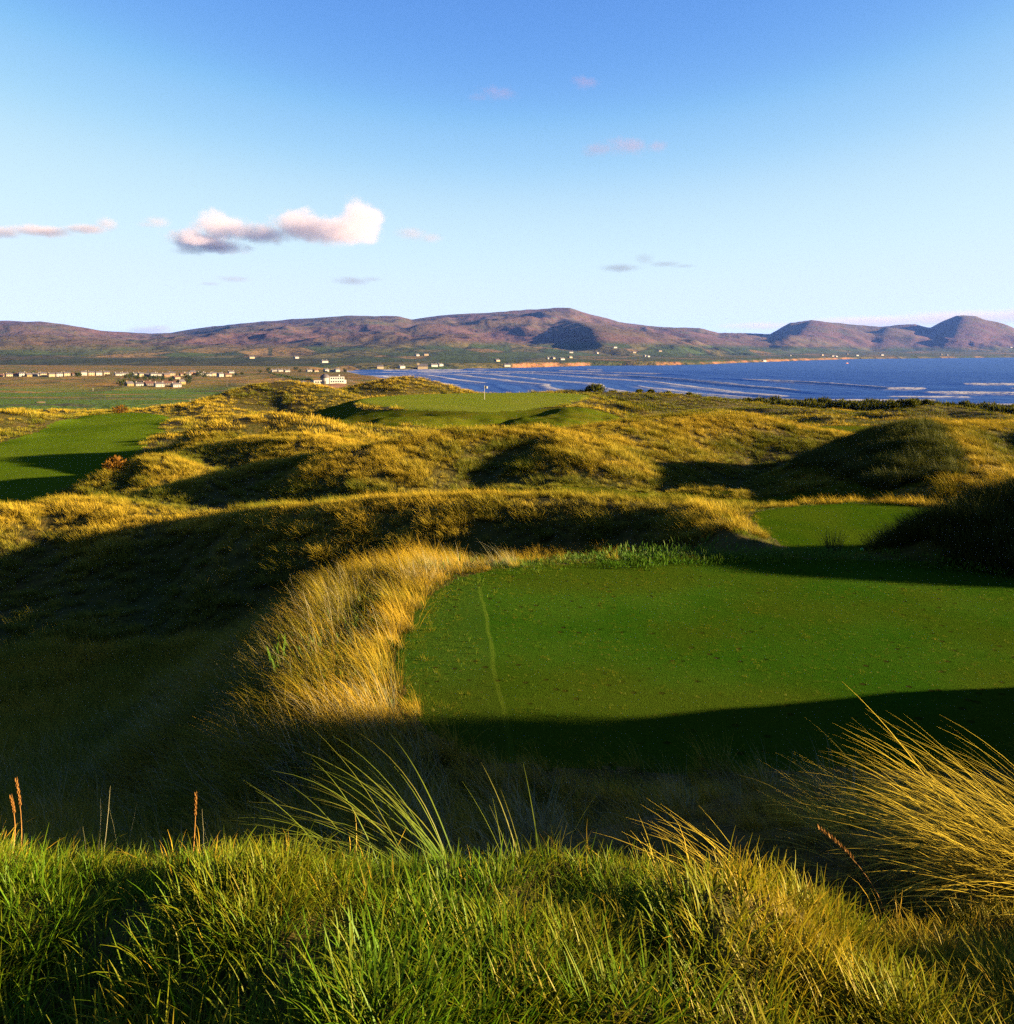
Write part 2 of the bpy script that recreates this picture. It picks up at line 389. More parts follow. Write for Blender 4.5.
def mat_plain(name, col, rough=.8, spec=.3, vary=.12, scale=3.0):
    t = NT(name); n = t.noise(t.pos(), scale, 4)
    c = t.mix(t.ramp(n, .3, .7, vary, 0), col, tuple(v * .55 for v in col))
    return t.surf(c, rough, None, spec)

def mat_blades(name, root, low, tip_a, tip_b, trans=.35, bright=None, rough=.5):
    """grass: colour along the blade, from clump to clump (tint) and blade to blade (b)"""
    t = NT(name)
    h = t.attr('t'); b = t.attr('b'); k = t.attr('tint', 'INSTANCER')
    tip = t.mix(t.math('ADD', t.math('MULTIPLY', k, .8), t.math('MULTIPLY_ADD', b, .5, -.15), clamp=True), tip_a, tip_b)
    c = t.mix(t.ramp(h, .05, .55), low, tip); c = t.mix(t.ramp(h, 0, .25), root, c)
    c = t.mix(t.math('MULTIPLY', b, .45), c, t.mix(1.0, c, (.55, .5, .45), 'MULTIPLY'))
    d = t.n('ShaderNodeBsdfDiffuse'); t.l(c, d.inputs['Color'])
    tr = t.n('ShaderNodeBsdfTranslucent'); t.l(c, tr.inputs['Color'])
    gl = t.n('ShaderNodeBsdfGlossy'); gl.inputs['Roughness'].default_value = rough; gl.inputs['Color'].default_value = (.35, .35, .25, 1)
    m1 = t.n('ShaderNodeMixShader'); m1.inputs[0].default_value = trans; t.l(d.outputs[0], m1.inputs[1]); t.l(tr.outputs[0], m1.inputs[2])
    m2 = t.n('ShaderNodeMixShader'); m2.inputs[0].default_value = .02; t.l(m1.outputs[0], m2.inputs[1]); t.l(gl.outputs[0], m2.inputs[2])
    t.l(m2.outputs[0], t.out.inputs['Surface']); return t.m

def mat_dune():
    t = NT('dune_ground'); p = t.pos()
    n1 = t.noise(p, .22, 4); n2 = t.noise(p, 2.5, 5, .65); n3 = t.noise(p, .05, 3)
    c = t.mix(t.ramp(n1, .4, .62), (.036, .028, .007), (.018, .022, .003))
    c = t.mix(t.ramp(n2, .35, .7), c, (.050, .036, .008))
    c = t.mix(t.math('MULTIPLY', t.ramp(n3, .45, .6), .5), c, (.03, .034, .006))
    return t.surf(c, .95, t.bump(n2, 1.0, .25), .05)

def mat_turf(name, a, b, straw, tee=False, freq=1.0):
    t = NT(name); p = t.pos(); x, y, z = t.xyz(p)
    n1 = t.noise(p, .45 * freq, 4); n2 = t.noise(p, 9 * freq, 4, .7); n3 = t.noise(p, 60 * freq, 3, .7)
    c = t.mix(t.ramp(n1, .35, .65), a, b)
    c = t.mix(t.ramp(n2, .5, .78, 0, .45), c, straw)
    c = t.mix(t.ramp(n3, .35, .62, .55, 0), c, (.006, .014, .001))
    h = t.math('ADD', t.math('MULTIPLY', n2, .6), n3)
    if tee:
        c = tee_marks(t, c, x, y, p)
        v = t.n('ShaderNodeTexVoronoi'); v.inputs['Scale'].default_value = 3.6; t.l(p, v.inputs['Vector'])
        hole = t.ramp(t.math('ADD', v.outputs['Distance'], t.math('MULTIPLY_ADD', n3, .2, -.1)), .10, .2, 1, 0)
        sel = t.ramp(t.noise(p, .6, 2), .44, .52)
        hole = t.math('MULTIPLY', hole, sel)
        c = t.mix(t.math('MULTIPLY', hole, .8), c, (.022, .016, .006))
        v3 = t.n('ShaderNodeTexVoronoi'); v3.inputs['Scale'].default_value = 9.0; t.l(p, v3.inputs['Vector'])
        sc3 = t.n('ShaderNodeSeparateColor'); t.l(v3.outputs['Color'], sc3.inputs[0])
        fl_ = t.math('MULTIPLY', t.ramp(v3.outputs['Distance'], .10, .22, 1, 0), t.ramp(sc3.outputs[0], .86, .88))
        c = t.mix(t.math('MULTIPLY', fl_, .7), c, (.10, .09, .02))
        big = t.noise(p, .16, 3, .6); c = t.mix(t.ramp(big, .42, .6, 0, .5), c, (.034, .044, .003))
        h = t.math('SUBTRACT', h, t.math('MULTIPLY', hole, 2.5))
    return t.surf(c, 1.0, t.bump(h, 1.0, .06), 0.0)

def tee_marks(t, c, x, y, p):
    """edge of the last mown width: a narrow pale line, rougher darker turf to its left"""
    lx = t.math('MULTIPLY_ADD', t.math('SUBTRACT', 18.6, y), .077, -.60)
    lx = t.math('ADD', lx, t.math('MULTIPLY_ADD', t.noise(p, .8, 2), .16, -.08))
    d = t.math('SUBTRACT', x, lx)
    line = t.ramp(t.math('ABSOLUTE', d), .015, .05, 1, 0)
    left = t.ramp(d, -.08, .0, 1, 0)
    c = t.mix(t.math('MULTIPLY', left, .18), c, (.045, .060, .012))
    return t.mix(t.math('MULTIPLY', line, .8), c, (.055, .095, .008))

def mat_plainland():
    t = NT('plain'); p = t.pos(); x, y, z = t.xyz(p)
    ps = t.vscale(p, (.35, 1.0, 0))
    n1 = t.noise(ps, .010, 3, .6, .6); n2 = t.noise(ps, .035, 4); n3 = t.noise(p, .25, 4, .7)
    c = t.mix(t.ramp(n1, .33, .43), (.10, .068, .012), (.040, .078, .005))
    c = t.mix(t.ramp(n2, .52, .62), c, (.13, .080, .014))
    nd = t.noise(ps, .022, 3)
    c = t.mix(t.ramp(nd, .60, .66), c, (.035, .035, .018))
    far = t.ramp(y, 560, 660)
    c2 = t.mix(t.ramp(n2, .42, .6), (.12, .068, .018), (.060, .058, .010))
    c = t.mix(far, c, c2)
    c = t.mix(t.ramp(n3, .3, .7, .45, 0), c, (.03, .03, .012))
    return t.surf(c, .95, t.bump(n3, 1, 1.2), .05)

def mat_hills():
    t = NT('hills'); p = t.pos(); x, y, z = t.xyz(p)
    n1 = t.noise(p, .0012, 5, .6, .4); n2 = t.noise(p, .006, 5, .65); n3 = t.noise(p, .03, 4, .7)
    heath = t.mix(t.ramp(n1, .40, .60), (.058, .032, .030), (.048, .034, .020))
    heath = t.mix(t.ramp(n2, .50, .68), heath, (.034, .036, .018))
    heath = t.mix(t.ramp(n3, .3, .55, .3, 0), heath, (.03, .022, .018))
    # walled fields of the lower ground
    v = t.n('ShaderNodeTexVoronoi'); v.inputs['Scale'].default_value = .0075
    wv = t.n('ShaderNodeVectorMath', operation='ADD'); t.l(t.vscale(p, (1.0, .45, 0)), wv.inputs[0]); t.l(t.vscale(t.n('ShaderNodeTexNoise').outputs['Color'], (0, 0, 0)), wv.inputs[1])
    t.l(wv.outputs[0], v.inputs['Vector'])
    vc = t.n('ShaderNodeSeparateColor'); t.l(v.outputs['Color'], vc.inputs[0])
    f = t.mix(t.ramp(vc.outputs[0], .3, .45), (.020, .034, .008), (.050, .044, .014))
    f = t.mix(t.ramp(vc.outputs[1], .6, .7), f, (.085, .055, .02)); f = t.mix(t.ramp(vc.outputs[2], .62, .7), f, (.020, .032, .008))
    v2 = t.n('ShaderNodeTexVoronoi', feature='DISTANCE_TO_EDGE'); v2.inputs['Scale'].default_value = .0075; t.l(wv.outputs[0], v2.inputs['Vector'])
    f = t.mix(t.ramp(v2.outputs['Distance'], .02, .06, .9, 0), f, (.018, .022, .010))
    f = t.mix(t.ramp(n3, .52, .62, 0, .8), f, (.02, .028, .010))
    zz = t.math('ADD', z, t.math('MULTIPLY_ADD', n2, 60, -30))
    lim = t.ramp(x, -1500, 200, 34, 62)
    c = t.mix(t.ramp(t.math('SUBTRACT', zz, lim), -12, 22), f, heath)
    band = t.math('MULTIPLY', t.ramp(t.math('ADD', y, t.math('MULTIPLY', n2, 500)), 2150, 2300, 1, 0), t.ramp(x, -200, -420))
    c = t.mix(t.math('MULTIPLY', band, t.ramp(n3, .35, .6, 1, .55)), c, (.014, .018, .010))
    # bare cliffs of clay at the water
    nz = t.xyz(t.n('ShaderNodeNewGeometry').outputs['Normal'])[2]
    cl = t.math('MULTIPLY', t.ramp(nz, .90, .975, 1, 0), t.ramp(z, 15, 20, 1, 0))
    c = t.mix(cl, c, t.mix(n3, (.20, .085, .035), (.12, .055, .03)))
    return t.surf(c, .95, t.bump(t.math('ADD', n2, t.math('MULTIPLY', n3, .35)), .9, 22), .05)

def mat_sea():
    t = NT('sea'); p = t.pos()
    ps = t.vscale(p, (.35, 1.0, 1))
    n1 = t.noise(ps, .12, 4, .6); n2 = t.noise(ps, .9, 4, .6); n4 = t.noise(t.vscale(p, (.12, 1, 1)), .02, 3)
    foam = t.attr('foam'); nf = t.noise(t.vscale(p, (.25, 1, 1)), .5, 4, .7)
    f = t.ramp(t.math('MULTIPLY', foam, t.ramp(nf, .3, .6, .35, 1.3)), .35, .75)
    c = t.mix(t.ramp(n4, .4, .6), (.001, .012, .044), (.003, .019, .062))
    c = t.mix(f, c, (.24, .235, .25))
    h = t.math('ADD', t.math('MULTIPLY', n1, 2.0), t.math('MULTIPLY', n2, .35))
    nb = t.bump(h, 1.0, 1.1)
    d = t.n('ShaderNodeBsdfDiffuse'); t.l(c, d.inputs['Color']); t.l(nb, d.inputs['Normal'])
    g = t.n('ShaderNodeBsdfGlossy'); g.inputs['Color'].default_value = (.21, .34, .62, 1); g.inputs['Roughness'].default_value = .30; t.l(nb, g.inputs['Normal'])
    fr = t.n('ShaderNodeFresnel'); fr.inputs['IOR'].default_value = 1.33; t.l(nb, fr.inputs['Normal'])
    fc = t.math('MULTIPLY', t.ramp(fr.outputs[0], 0, .6, .05, .55, False), t.math('SUBTRACT', 1.0, t.math('MULTIPLY', f, .8)))
    m = t.n('ShaderNodeMixShader'); t.l(fc, m.inputs[0]); t.l(d.outputs[0], m.inputs[1]); t.l(g.outputs[0], m.inputs[2]); t.l(m.outputs[0], t.out.inputs['Surface'])
    return t.m

# ------------------------------------------------------------------ meshes
def mesh(name, V, Fq, mats=None, parent=None, attrs=None, smooth=False, loc=None, link=True):
    me = bpy.data.meshes.new(name); V = np.asarray(V, np.float32)
    if isinstance(Fq, np.ndarray):
        k = Fq.shape[1]; n = len(Fq)
        me.vertices.add(len(V)); me.vertices.foreach_set('co', V.ravel())
        me.loops.add(n * k); me.loops.foreach_set('vertex_index', Fq.astype(np.int32).ravel())
        me.polygons.add(n); me.polygons.foreach_set('loop_start', np.arange(0, n * k, k, dtype=np.int32))
        me.update(calc_edges=True)
    else:
        me.from_pydata([tuple(map(float, v)) for v in V], [], [tuple(map(int, f)) for f in Fq])
    if attrs:
        for a, d in attrs.items():
            at = me.attributes.new(a, 'FLOAT', 'POINT'); at.data.foreach_set('value', np.asarray(d, np.float32))
    if mats: me.materials.append(mats)
    if smooth: me.polygons.foreach_set('use_smooth', np.ones(len(me.polygons), bool))
    me.update()
    o = bpy.data.objects.new(name, me)
    if link: C.objects.link(o)
    if parent: o.parent = parent
    if loc is not None: o.location = loc
    return o

def tag(o, label=None, cat=None, group=None, kind=None):
    if label: o['label'] = label
    if cat: o['category'] = cat
    if group: o['group'] = group
    if kind: o['kind'] = kind
    return o

def empty(name, loc, rz=0):
    o = bpy.data.objects.new(name, None); C.objects.link(o); o.location = loc; o.rotation_euler = (0, 0, rz); return o

# ------------------------------------------------------------------ ground sheets
MAT_DUNE = mat_dune()
MAT_TEE = mat_turf('tee_turf', (.018, .060, .003), (.030, .074, .005), (.05, .060, .008), tee=True)
MAT_TEE2 = mat_turf('tee_turf_far', (.022, .052, .002), (.034, .060, .003), (.06, .070, .008))
MAT_FAIR = mat_turf('fairway_turf', (.038, .070, .003), (.052, .082, .005), (.085, .080, .012), freq=.25)
MAT_PATH = mat_turf('rough_walk', (.036, .052, .003), (.055, .056, .005), (.085, .065, .008), freq=.6)
MAT_GREEN = mat_turf('green_turf', (.085, .112, .010), (.100, .118, .014), (.13, .12, .02), freq=.2)
MAT_PLAIN = mat_plainland(); MAT_HILLS = mat_hills(); MAT_SEA = mat_sea()

az = np.concatenate([np.arange(-180, -40, 2.5), np.arange(-40, -31.5, .35), np.arange(-31.5, 31.5, .09), np.arange(31.5, 45, .35), np.arange(45, 180, 2.0)])
az = np.radians(np.append(az, 180.0))
rad = [.5]
while rad[-1] < 12500:
    r_ = rad[-1]; rad.append(r_ * (1 + (.03 if r_ < 1.8 else .0095 if r_ < 250 else .009)))
rad = np.array(rad)
A, RR = np.meshgrid(az, rad); GX = RR * np.sin(A); GY = RR * np.cos(A)
flat = lambda a: a.ravel()
Z, SD = height(flat(GX), flat(GY), True)
nr, na = GX.shape
idx = np.arange(nr * na).reshape(nr, na)
quads = np.stack([idx[:-1, :-1], idx[:-1, 1:], idx[1:, 1:], idx[1:, :-1]], -1).reshape(-1, 4)[:, ::-1]
X_, Y_ = flat(GX), flat(GY)
def fmean(a): return a[quads].mean(1)
fr_ = fmean(flat(RR)); fz = fmean(Z); fy = fmean(Y_)
reg = np.zeros(len(quads), int)
reg[fr_ > 430] = 6; reg[(fr_ > 335) & (fmean(X_) / np.maximum(fy, 1) < -.19) & (fy > 0)] = 6; reg[(fy > 1420)] = 7
EN = (fmean(fbm(X_ / .5, Y_ / .5, 2, 151)), fmean(fbm(X_ / 5, Y_ / 5, 2, 152)))
for i, k in ((1, 'tee'), (2, 'tee2'), (3, 'strip'), (103, 'appr'), (103, 'path'), (4, 'green'), (5, 'fair')):
    s = fmean(np.maximum(SD[k], -50)) + (.22 if k in ('tee', 'tee2') else 1.3) * EN[0 if k in ('tee', 'tee2') else 1]; reg[(s > 0) & (fr_ < 430)] = 103 if k == 'strip' else i
reg[fz < -3.0] = -1
def sheet(ids, name, mat, label):
    m = np.isin(reg, ids); q = quads[m]
    if not len(q): return
    u, inv = np.unique(q, return_inverse=True)
    V = np.stack([X_[u], Y_[u], Z[u]], 1)
    o = mesh(name, V, inv.reshape(-1, 4), mat, smooth=True)
    tag(o, label, name.replace('_', ' '), None, 'structure'); return o
sheet([0], 'ground', MAT_DUNE, 'sandy dune ground under the rough grass')
sheet([1], 'tee_ground', MAT_TEE, 'close mown tee nearest the viewer with small scars and a pale mowing line')
sheet([2], 'second_tee_ground', MAT_TEE2, 'smaller mown tee just beyond the near one at the right')
sheet([103], 'mown_ground', MAT_PATH, 'mown approaches before the green and the strip between golden and dark dunes')
sheet([4], 'putting_green_ground', MAT_GREEN, 'raised putting green with the flagstick')
sheet([5], 'fairway_ground', MAT_FAIR, 'green fairway in the valley at the left')
sheet([6], 'land', MAT_PLAIN, 'flat coastal land with links and the village')
sheet([7], 'hills', MAT_HILLS, 'heather covered hills across the bay with walled fields below')
# cap under the viewer
th = np.linspace(0, 2 * np.pi, 48, endpoint=False)
mesh('ground', np.vstack([[0, 0, 28.3], np.stack([.55 * np.sin(th), .55 * np.cos(th), np.full(48, 28.29)], 1)]),
     [(0, (i + 1) % 48 + 1, i + 1) for i in range(48)], MAT_DUNE)
tag(bpy.data.objects[-1] if False else C.objects[-1], 'sandy dune ground right under the viewer', 'ground', None, 'structure')

# ------------------------------------------------------------------ the sea
def build_sea():
    a1 = np.radians(np.concatenate([np.arange(-60, -8, 2.0), np.arange(-8, 34, .09), np.arange(34, 150, 3.0)]))
    rr = [300.0]
    while rr[-1] < 60000: rr.append(rr[-1] * (1 + (.0045 if rr[-1] < 1500 else .012 if rr[-1] < 8000 else .1)))
    A1, R1 = np.meshgrid(a1, np.array(rr)); x = (R1 * np.sin(A1)).ravel(); y = (R1 * np.cos(A1)).ravel()
    off = np.full(x.shape, 5000.0); m = (y > 0) & (y < 4200) & (x < 4000)
    near = COAST[1:13]
    # distance off the near beach
    d2 = np.full(m.sum(), 1e18); xm, ym = x[m], y[m]
    for i in range(len(near) - 1):
        ax, ay = near[i]; ex, ey = near[i + 1] - near[i]
        t = np.clip(((xm - ax) * ex + (ym - ay) * ey) / (ex * ex + ey * ey), 0, 1)
        d2 = np.minimum(d2, (xm - ax - t * ex) ** 2 + (ym - ay - t * ey) ** 2)
    off[m] = np.sqrt(d2)
    w = off + 18 * fbm(x / 170, y / 170, 3, 201)
    z = np.zeros(x.shape); foam = np.zeros(x.shape)
    fade = sst(1700, 500, off)
    z += fade * .7 * np.sin(w / 38 * 2 * np.pi) ** 3
    z += .25 * fade * fbm(x / 25, y / 9, 3, 205)
    for d0, hgt, wd, sd_, thr in [(55, .7, 8, 301, -.35), (95, 1.1, 7, 302, -.2), (135, 1.4, 9, 303, -.3), (175, 1.4, 8, 313, -.1), (215, 1.5, 9, 304, -.2), (270, 1.4, 9, 305, -.12), (350, 1.3, 9, 306, -.05), (460, 1.2, 9, 307, .1), (600, 1.1, 9, 308, .3)]:
        along = fbm(x / 130 + sd_, y / 500, 3, sd_)
        ww = w - d0 - 10 * gnoise(x / 220, y / 220, sd_ + 9)
        ridge = np.exp(-(ww / wd) ** 2); act = sst(thr - .22, thr + .12, along)
        z += hgt * ridge * (.4 + .6 * act)
        fm = np.exp(-((ww + 3) / (wd * .55)) ** 2) * sst(thr, thr + .12, along)
        trail = sst(-35, -4, ww) * sst(2, -3, ww) * .55 * sst(thr - .05, thr + .2, along)
        foam = np.maximum(foam, np.maximum(fm, trail))
    foam = np.maximum(foam, sst(26, 6, off + 10 * gnoise(x / 30, y / 30, 9)) * .9)
    n1, n2 = R1.shape; ii = np.arange(n1 * n2).reshape(n1, n2)
    q = np.stack([ii[:-1, :-1], ii[:-1, 1:], ii[1:, 1:], ii[1:, :-1]], -1).reshape(-1, 4)[:, ::-1]
    o = mesh('sea', np.stack([x, y, z], 1), q, MAT_SEA, attrs={'foam': foam}, smooth=True)
    tag(o, 'blue bay with rows of low breakers', 'sea', None, 'structure')
build_sea()
# ------------------------------------------------------------------ grass
def blades(n, Rd, L, W, seg=4, tilt=(.1, .5), curl=(.5, 1.3), wind=math.pi, spread=1.0, seed=1, lean=.5, taper=.9):
    """n ribbons rooted in a disc of radius Rd; each rises tilted, then curls over towards its own side and downwind"""
    g = np.random.default_rng(seed)
    ra = Rd * np.sqrt(g.random(n)); pa = g.random(n) * 2 * np.pi
    root = np.stack([ra * np.cos(pa), ra * np.sin(pa)], 1)
    out = pa + g.normal(0, .6, n)
    dx = np.cos(out) * spread * (1 - lean) + math.cos(wind) * lean + g.normal(0, .18, n)
    dy = np.sin(out) * spread * (1 - lean) + math.sin(wind) * lean + g.normal(0, .18, n)
    nn = np.hypot(dx, dy) + 1e-6; dx /= nn; dy /= nn
    th0 = g.uniform(*tilt, n); ku = g.uniform(*curl, n)
    ln = g.uniform(L[0], L[1], n); wd = W * g.uniform(.7, 1.25, n)
    fa = g.uniform(-.9, .9, n)
    sx = -dy * np.cos(fa) + dx * np.sin(fa) * .6; sy = dx * np.cos(fa) + dy * np.sin(fa) * .6; szv = np.sin(fa) * .5
    p = np.stack([root[:, 0], root[:, 1], np.full(n, -.02)], 1)
    V = []; T = []; Bv = []; b = g.random(n)
    for i in range(seg + 1):
        t = i / seg; w = wd * (1 - taper * t ** 1.6) * (.75 + .25 * min(1, t * 4)) / 2
        off = np.stack([sx * w, sy * w, szv * w], 1)
        V += [p - off, p + off]; T += [np.full(n, t)] * 2; Bv += [b] * 2
        th = th0 + ku * ((i + .5) / seg) ** 1.4
        st = (ln / seg)[:, None]
        p = p + st * np.stack([np.sin(th) * dx, np.sin(th) * dy, np.cos(th)], 1)
    V = np.stack(V, 1).reshape(-1, 3); T = np.stack(T, 1).ravel(); Bv = np.stack(Bv, 1).ravel()
    k = 2 * (seg + 1); st = np.arange(n)[:, None] * k
    Fq = np.concatenate([st + np.array([2 * i, 2 * i + 1, 2 * i + 3, 2 * i + 2]) for i in range(seg)], 0)
    return V, Fq, T, Bv

def hidden_coll(name):
    return bpy.data.collections.new(name)

def clump_set(name, variants, mat):
    c = hidden_coll(name)
    for i, (V, Fq, T, Bv) in enumerate(variants):
        o = mesh('%s_source' % name, V, Fq, mat, attrs={'t': T, 'b': Bv}, link=False)
        o.name = 'grass_source_%02d_%s' % (i, name); c.objects.link(o)
    return c

def scatter(name, pts, rot, scl, tint, coll, label, cat='grass', nvar=3):
    """one stuff object: real points, each carrying an instance of a clump"""
    n = len(pts); me = bpy.data.meshes.new(name)
    me.vertices.add(n); me.vertices.foreach_set('co', np.asarray(pts, np.float32).ravel())
    def at(nm, ty, d, key='value'):
        a = me.attributes.new(nm, ty, 'POINT'); a.data.foreach_set(key, d)
    at('rot', 'FLOAT_VECTOR', np.asarray(rot, np.float32).ravel(), 'vector')
    at('scl', 'FLOAT', np.asarray(scl, np.float32)); at('tint', 'FLOAT', np.asarray(tint, np.float32))
    at('pick', 'INT', rng.integers(0, nvar, n).astype(np.int32))
    o = bpy.data.objects.new(name, me); C.objects.link(o)
    ng = bpy.data.node_groups.new(name, 'GeometryNodeTree')
    ng.interface.new_socket('Geometry', in_out='INPUT', socket_type='NodeSocketGeometry')
    ng.interface.new_socket('Geometry', in_out='OUTPUT', socket_type='NodeSocketGeometry')
    N = ng.nodes; L = ng.links
    gi = N.new('NodeGroupInput'); go = N.new('NodeGroupOutput')
    ci = N.new('GeometryNodeCollectionInfo'); ci.inputs['Collection'].default_value = coll
    ci.inputs['Separate Children'].default_value = True; ci.inputs['Reset Children'].default_value = True
    ip = N.new('GeometryNodeInstanceOnPoints'); ip.inputs['Pick Instance'].default_value = True
    def na(nm, ty):
        q = N.new('GeometryNodeInputNamedAttribute'); q.data_type = ty; q.inputs['Name'].default_value = nm; return q.outputs['Attribute']
    L.new(gi.outputs[0], ip.inputs['Points']); L.new(ci.outputs[0], ip.inputs['Instance'])
    L.new(na('pick', 'INT'), ip.inputs['Instance Index'])
    er = N.new('FunctionNodeEulerToRotation'); L.new(na('rot', 'FLOAT_VECTOR'), er.inputs[0]); L.new(er.outputs[0], ip.inputs['Rotation'])
    L.new(na('scl', 'FLOAT'), ip.inputs['Scale']); L.new(ip.outputs[0], go.inputs[0])
    md = o.modifiers.new('grass', 'NODES'); md.node_group = ng
    tag(o, label, cat, None, 'stuff'); return o

def wedge(n, d0, d1, u0=-60, u1=1080, p=1.0):
    """points spread evenly over the ground between two distances"""
    D = (d0 ** (2) + rng.random(n) * (d1 ** 2 - d0 ** 2)) ** .5
    if p != 1.0: D = d0 + (d1 - d0) * rng.random(n) ** p
    u = rng.uniform(u0, u1, n); return (u - U0) / F * D, D

def regions(x, y):
    return {k: region_sd(x, y, v, 4) for k, v in dict(tee=TEE, tee2=TEE2, strip=STRIP, green=GREEN, fair=FAIR).items()}

def lay(x, y, tiltk=.5, yaw=.5):
    z = height(x, y); e = .35 + .004 * np.hypot(x, y)
    zx = (height(x + e, y) - z) / e; zy = (height(x, y + e) - z) / e
    rot = np.stack([zy * tiltk, -zx * tiltk, rng.normal(0, yaw, len(x))], 1)
    return np.stack([x, y, z - .02], 1), rot, np.hypot(zx, zy)

TIP_GOLD, TIP_GRN = (.30, .19, .045), (.055, .095, .016)
M_MARRAM = mat_blades('marram', (.012, .010, .003), (.020, .024, .003), (.30, .190, .014), (.090, .105, .006), .22)  # roots near black, putting the deep slope shade into the blade colour
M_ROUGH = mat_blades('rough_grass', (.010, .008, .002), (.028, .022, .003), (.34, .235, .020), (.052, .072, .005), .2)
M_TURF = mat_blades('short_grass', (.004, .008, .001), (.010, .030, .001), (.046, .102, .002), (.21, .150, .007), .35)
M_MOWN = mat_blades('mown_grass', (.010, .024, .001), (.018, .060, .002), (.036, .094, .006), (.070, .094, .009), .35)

W_ = math.pi                                     # the wind off the sea bends everything to the left
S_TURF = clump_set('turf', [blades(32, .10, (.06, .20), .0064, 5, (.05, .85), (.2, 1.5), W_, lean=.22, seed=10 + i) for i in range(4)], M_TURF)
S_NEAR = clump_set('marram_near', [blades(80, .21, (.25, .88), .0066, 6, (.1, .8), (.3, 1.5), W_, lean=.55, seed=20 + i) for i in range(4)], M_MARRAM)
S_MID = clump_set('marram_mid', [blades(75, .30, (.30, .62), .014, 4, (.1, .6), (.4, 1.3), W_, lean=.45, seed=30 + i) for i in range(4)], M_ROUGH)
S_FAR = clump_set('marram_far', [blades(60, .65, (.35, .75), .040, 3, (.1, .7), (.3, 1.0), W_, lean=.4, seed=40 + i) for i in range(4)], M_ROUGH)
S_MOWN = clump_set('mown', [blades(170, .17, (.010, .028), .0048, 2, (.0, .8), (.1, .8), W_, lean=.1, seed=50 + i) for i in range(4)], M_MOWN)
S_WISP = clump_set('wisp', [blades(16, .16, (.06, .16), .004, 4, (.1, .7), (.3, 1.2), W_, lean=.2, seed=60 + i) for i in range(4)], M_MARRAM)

def tintn(x, y, s, seed, bias=0.0): return np.clip(.5 + bias + 1.1 * fbm(x / s, y / s, 3, seed), 0, 1)

# 1. foreground turf on the crest under the viewer
n = 11500
x = rng.uniform(-3.4, 3.6, n); y = rng.uniform(1.3, 4.3, n)
z = height(x, y); keep = (z > 27.35) & (rng.random(n) < .5 + .5 * sst(-.35, .1, fbm(x / .45, y / .45, 2, 403)))
x, y = x[keep], y[keep]; pts, rot, sl_ = lay(x, y, .6, 3.0)
tint = tintn(x, y, .5, 401, -.42 + .75 * sst(.0, 1.6, x + .5 * (2.8 - y)))
scl = rng.uniform(.6, 1.15, len(x)) * (.75 + .5 * tintn(x, y, .35, 402)) * (1 - .55 * sst(2.5, 3.5, y))
scatter('foreground_grass', pts, rot, scl, tint, S_TURF, 'short lush green grass on the crest at the bottom of the view', nvar=4)

n = 900
x = rng.uniform(-3.4, 3.6, n); y = rng.uniform(1.3, 3.9, n); k_ = rng.random(n) < .25 + .75 * sst(.2, 1.6, x); x, y = x[k_], y[k_]
pts, rot, sl_ = lay(x, y, .6, .8)
scatter('foreground_dry_grass', pts, rot, rng.uniform(.7, 1.3, len(x)), rng.uniform(0, .4, len(x)), S_WISP, 'dry yellow blades among the green foreground grass', nvar=4)

# 2. tee turf
n = 26000
x = rng.uniform(-3.2, 13.5, n); y = 9 + (24.5 - 9) * rng.random(n) ** 1.0
s = region_sd(x, y, TEE, 2); s2 = region_sd(x, y, TEE2, 2); keep = (s > -.25) & (np.abs((x * F / y)) < 560)
x, y, s = x[keep], y[keep], s[keep]
pts, rot, _ = lay(x, y, .6, 3.0); pts[:, 2] += .012
lx = -.60 + (18.6 - y) * .077
tint = np.clip(tintn(x, y, 1.2, 410, -.3) + .25 * fbm(x / .3, y / .3, 2, 414) + .2 * (x < lx), 0, 1)
scl = rng.uniform(.6, 1.5, len(x)) * (.55 + 1.1 * np.clip(.5 + 1.6 * fbm(x / .22, y / .22, 2, 413), 0, 1)) * (1 + .4 * (x < lx)) * (1 + 2.2 * sst(.35, -.2, s)) * np.where(np.abs(x - lx) < .10, .15, 1)
scatter('tee_grass', pts, rot, scl, tint, S_MOWN, 'close mown grass of the nearest tee', nvar=4)
n = 9000
x = rng.uniform(4, 16, n); y = rng.uniform(20, 33, n); s = region_sd(x, y, TEE2, 2); keep = s > -.2
x, y = x[keep], y[keep]; pts, rot, _ = lay(x, y, .6, 3.0)
scatter('second_tee_grass', pts, rot, rng.uniform(1.0, 1.6, len(x)), tintn(x, y, 1.5, 411, -.2), S_MOWN, 'close mown grass of the smaller tee beyond', nvar=4)

n = 16000
x = rng.uniform(-3.6, 14, n); y = rng.uniform(8.5, 32, n); s = np.maximum(region_sd(x, y, TEE, 2), region_sd(x, y, TEE2, 2))
k_ = (s > -1.1) & (((s < .30) & (rng.random(n) < sst(.5, -.15, s) ** .6)) | ((x < 1.2) & (y < 20) & (s < 1.1) & (rng.random(n) < .7 * sst(1.2, .0, s)))); x, y, s = x[k_], y[k_], s[k_]
pts, rot, _ = lay(x, y, .6, 3.0)
scatter('fringe_grass', pts, rot, rng.uniform(.35, .8, len(x)) * (1 + .9 * sst(.1, -.9, s)), tintn(x, y, 1.0, 415, -.2), S_TURF, 'uncut green grass along the edges of the tees', nvar=4)

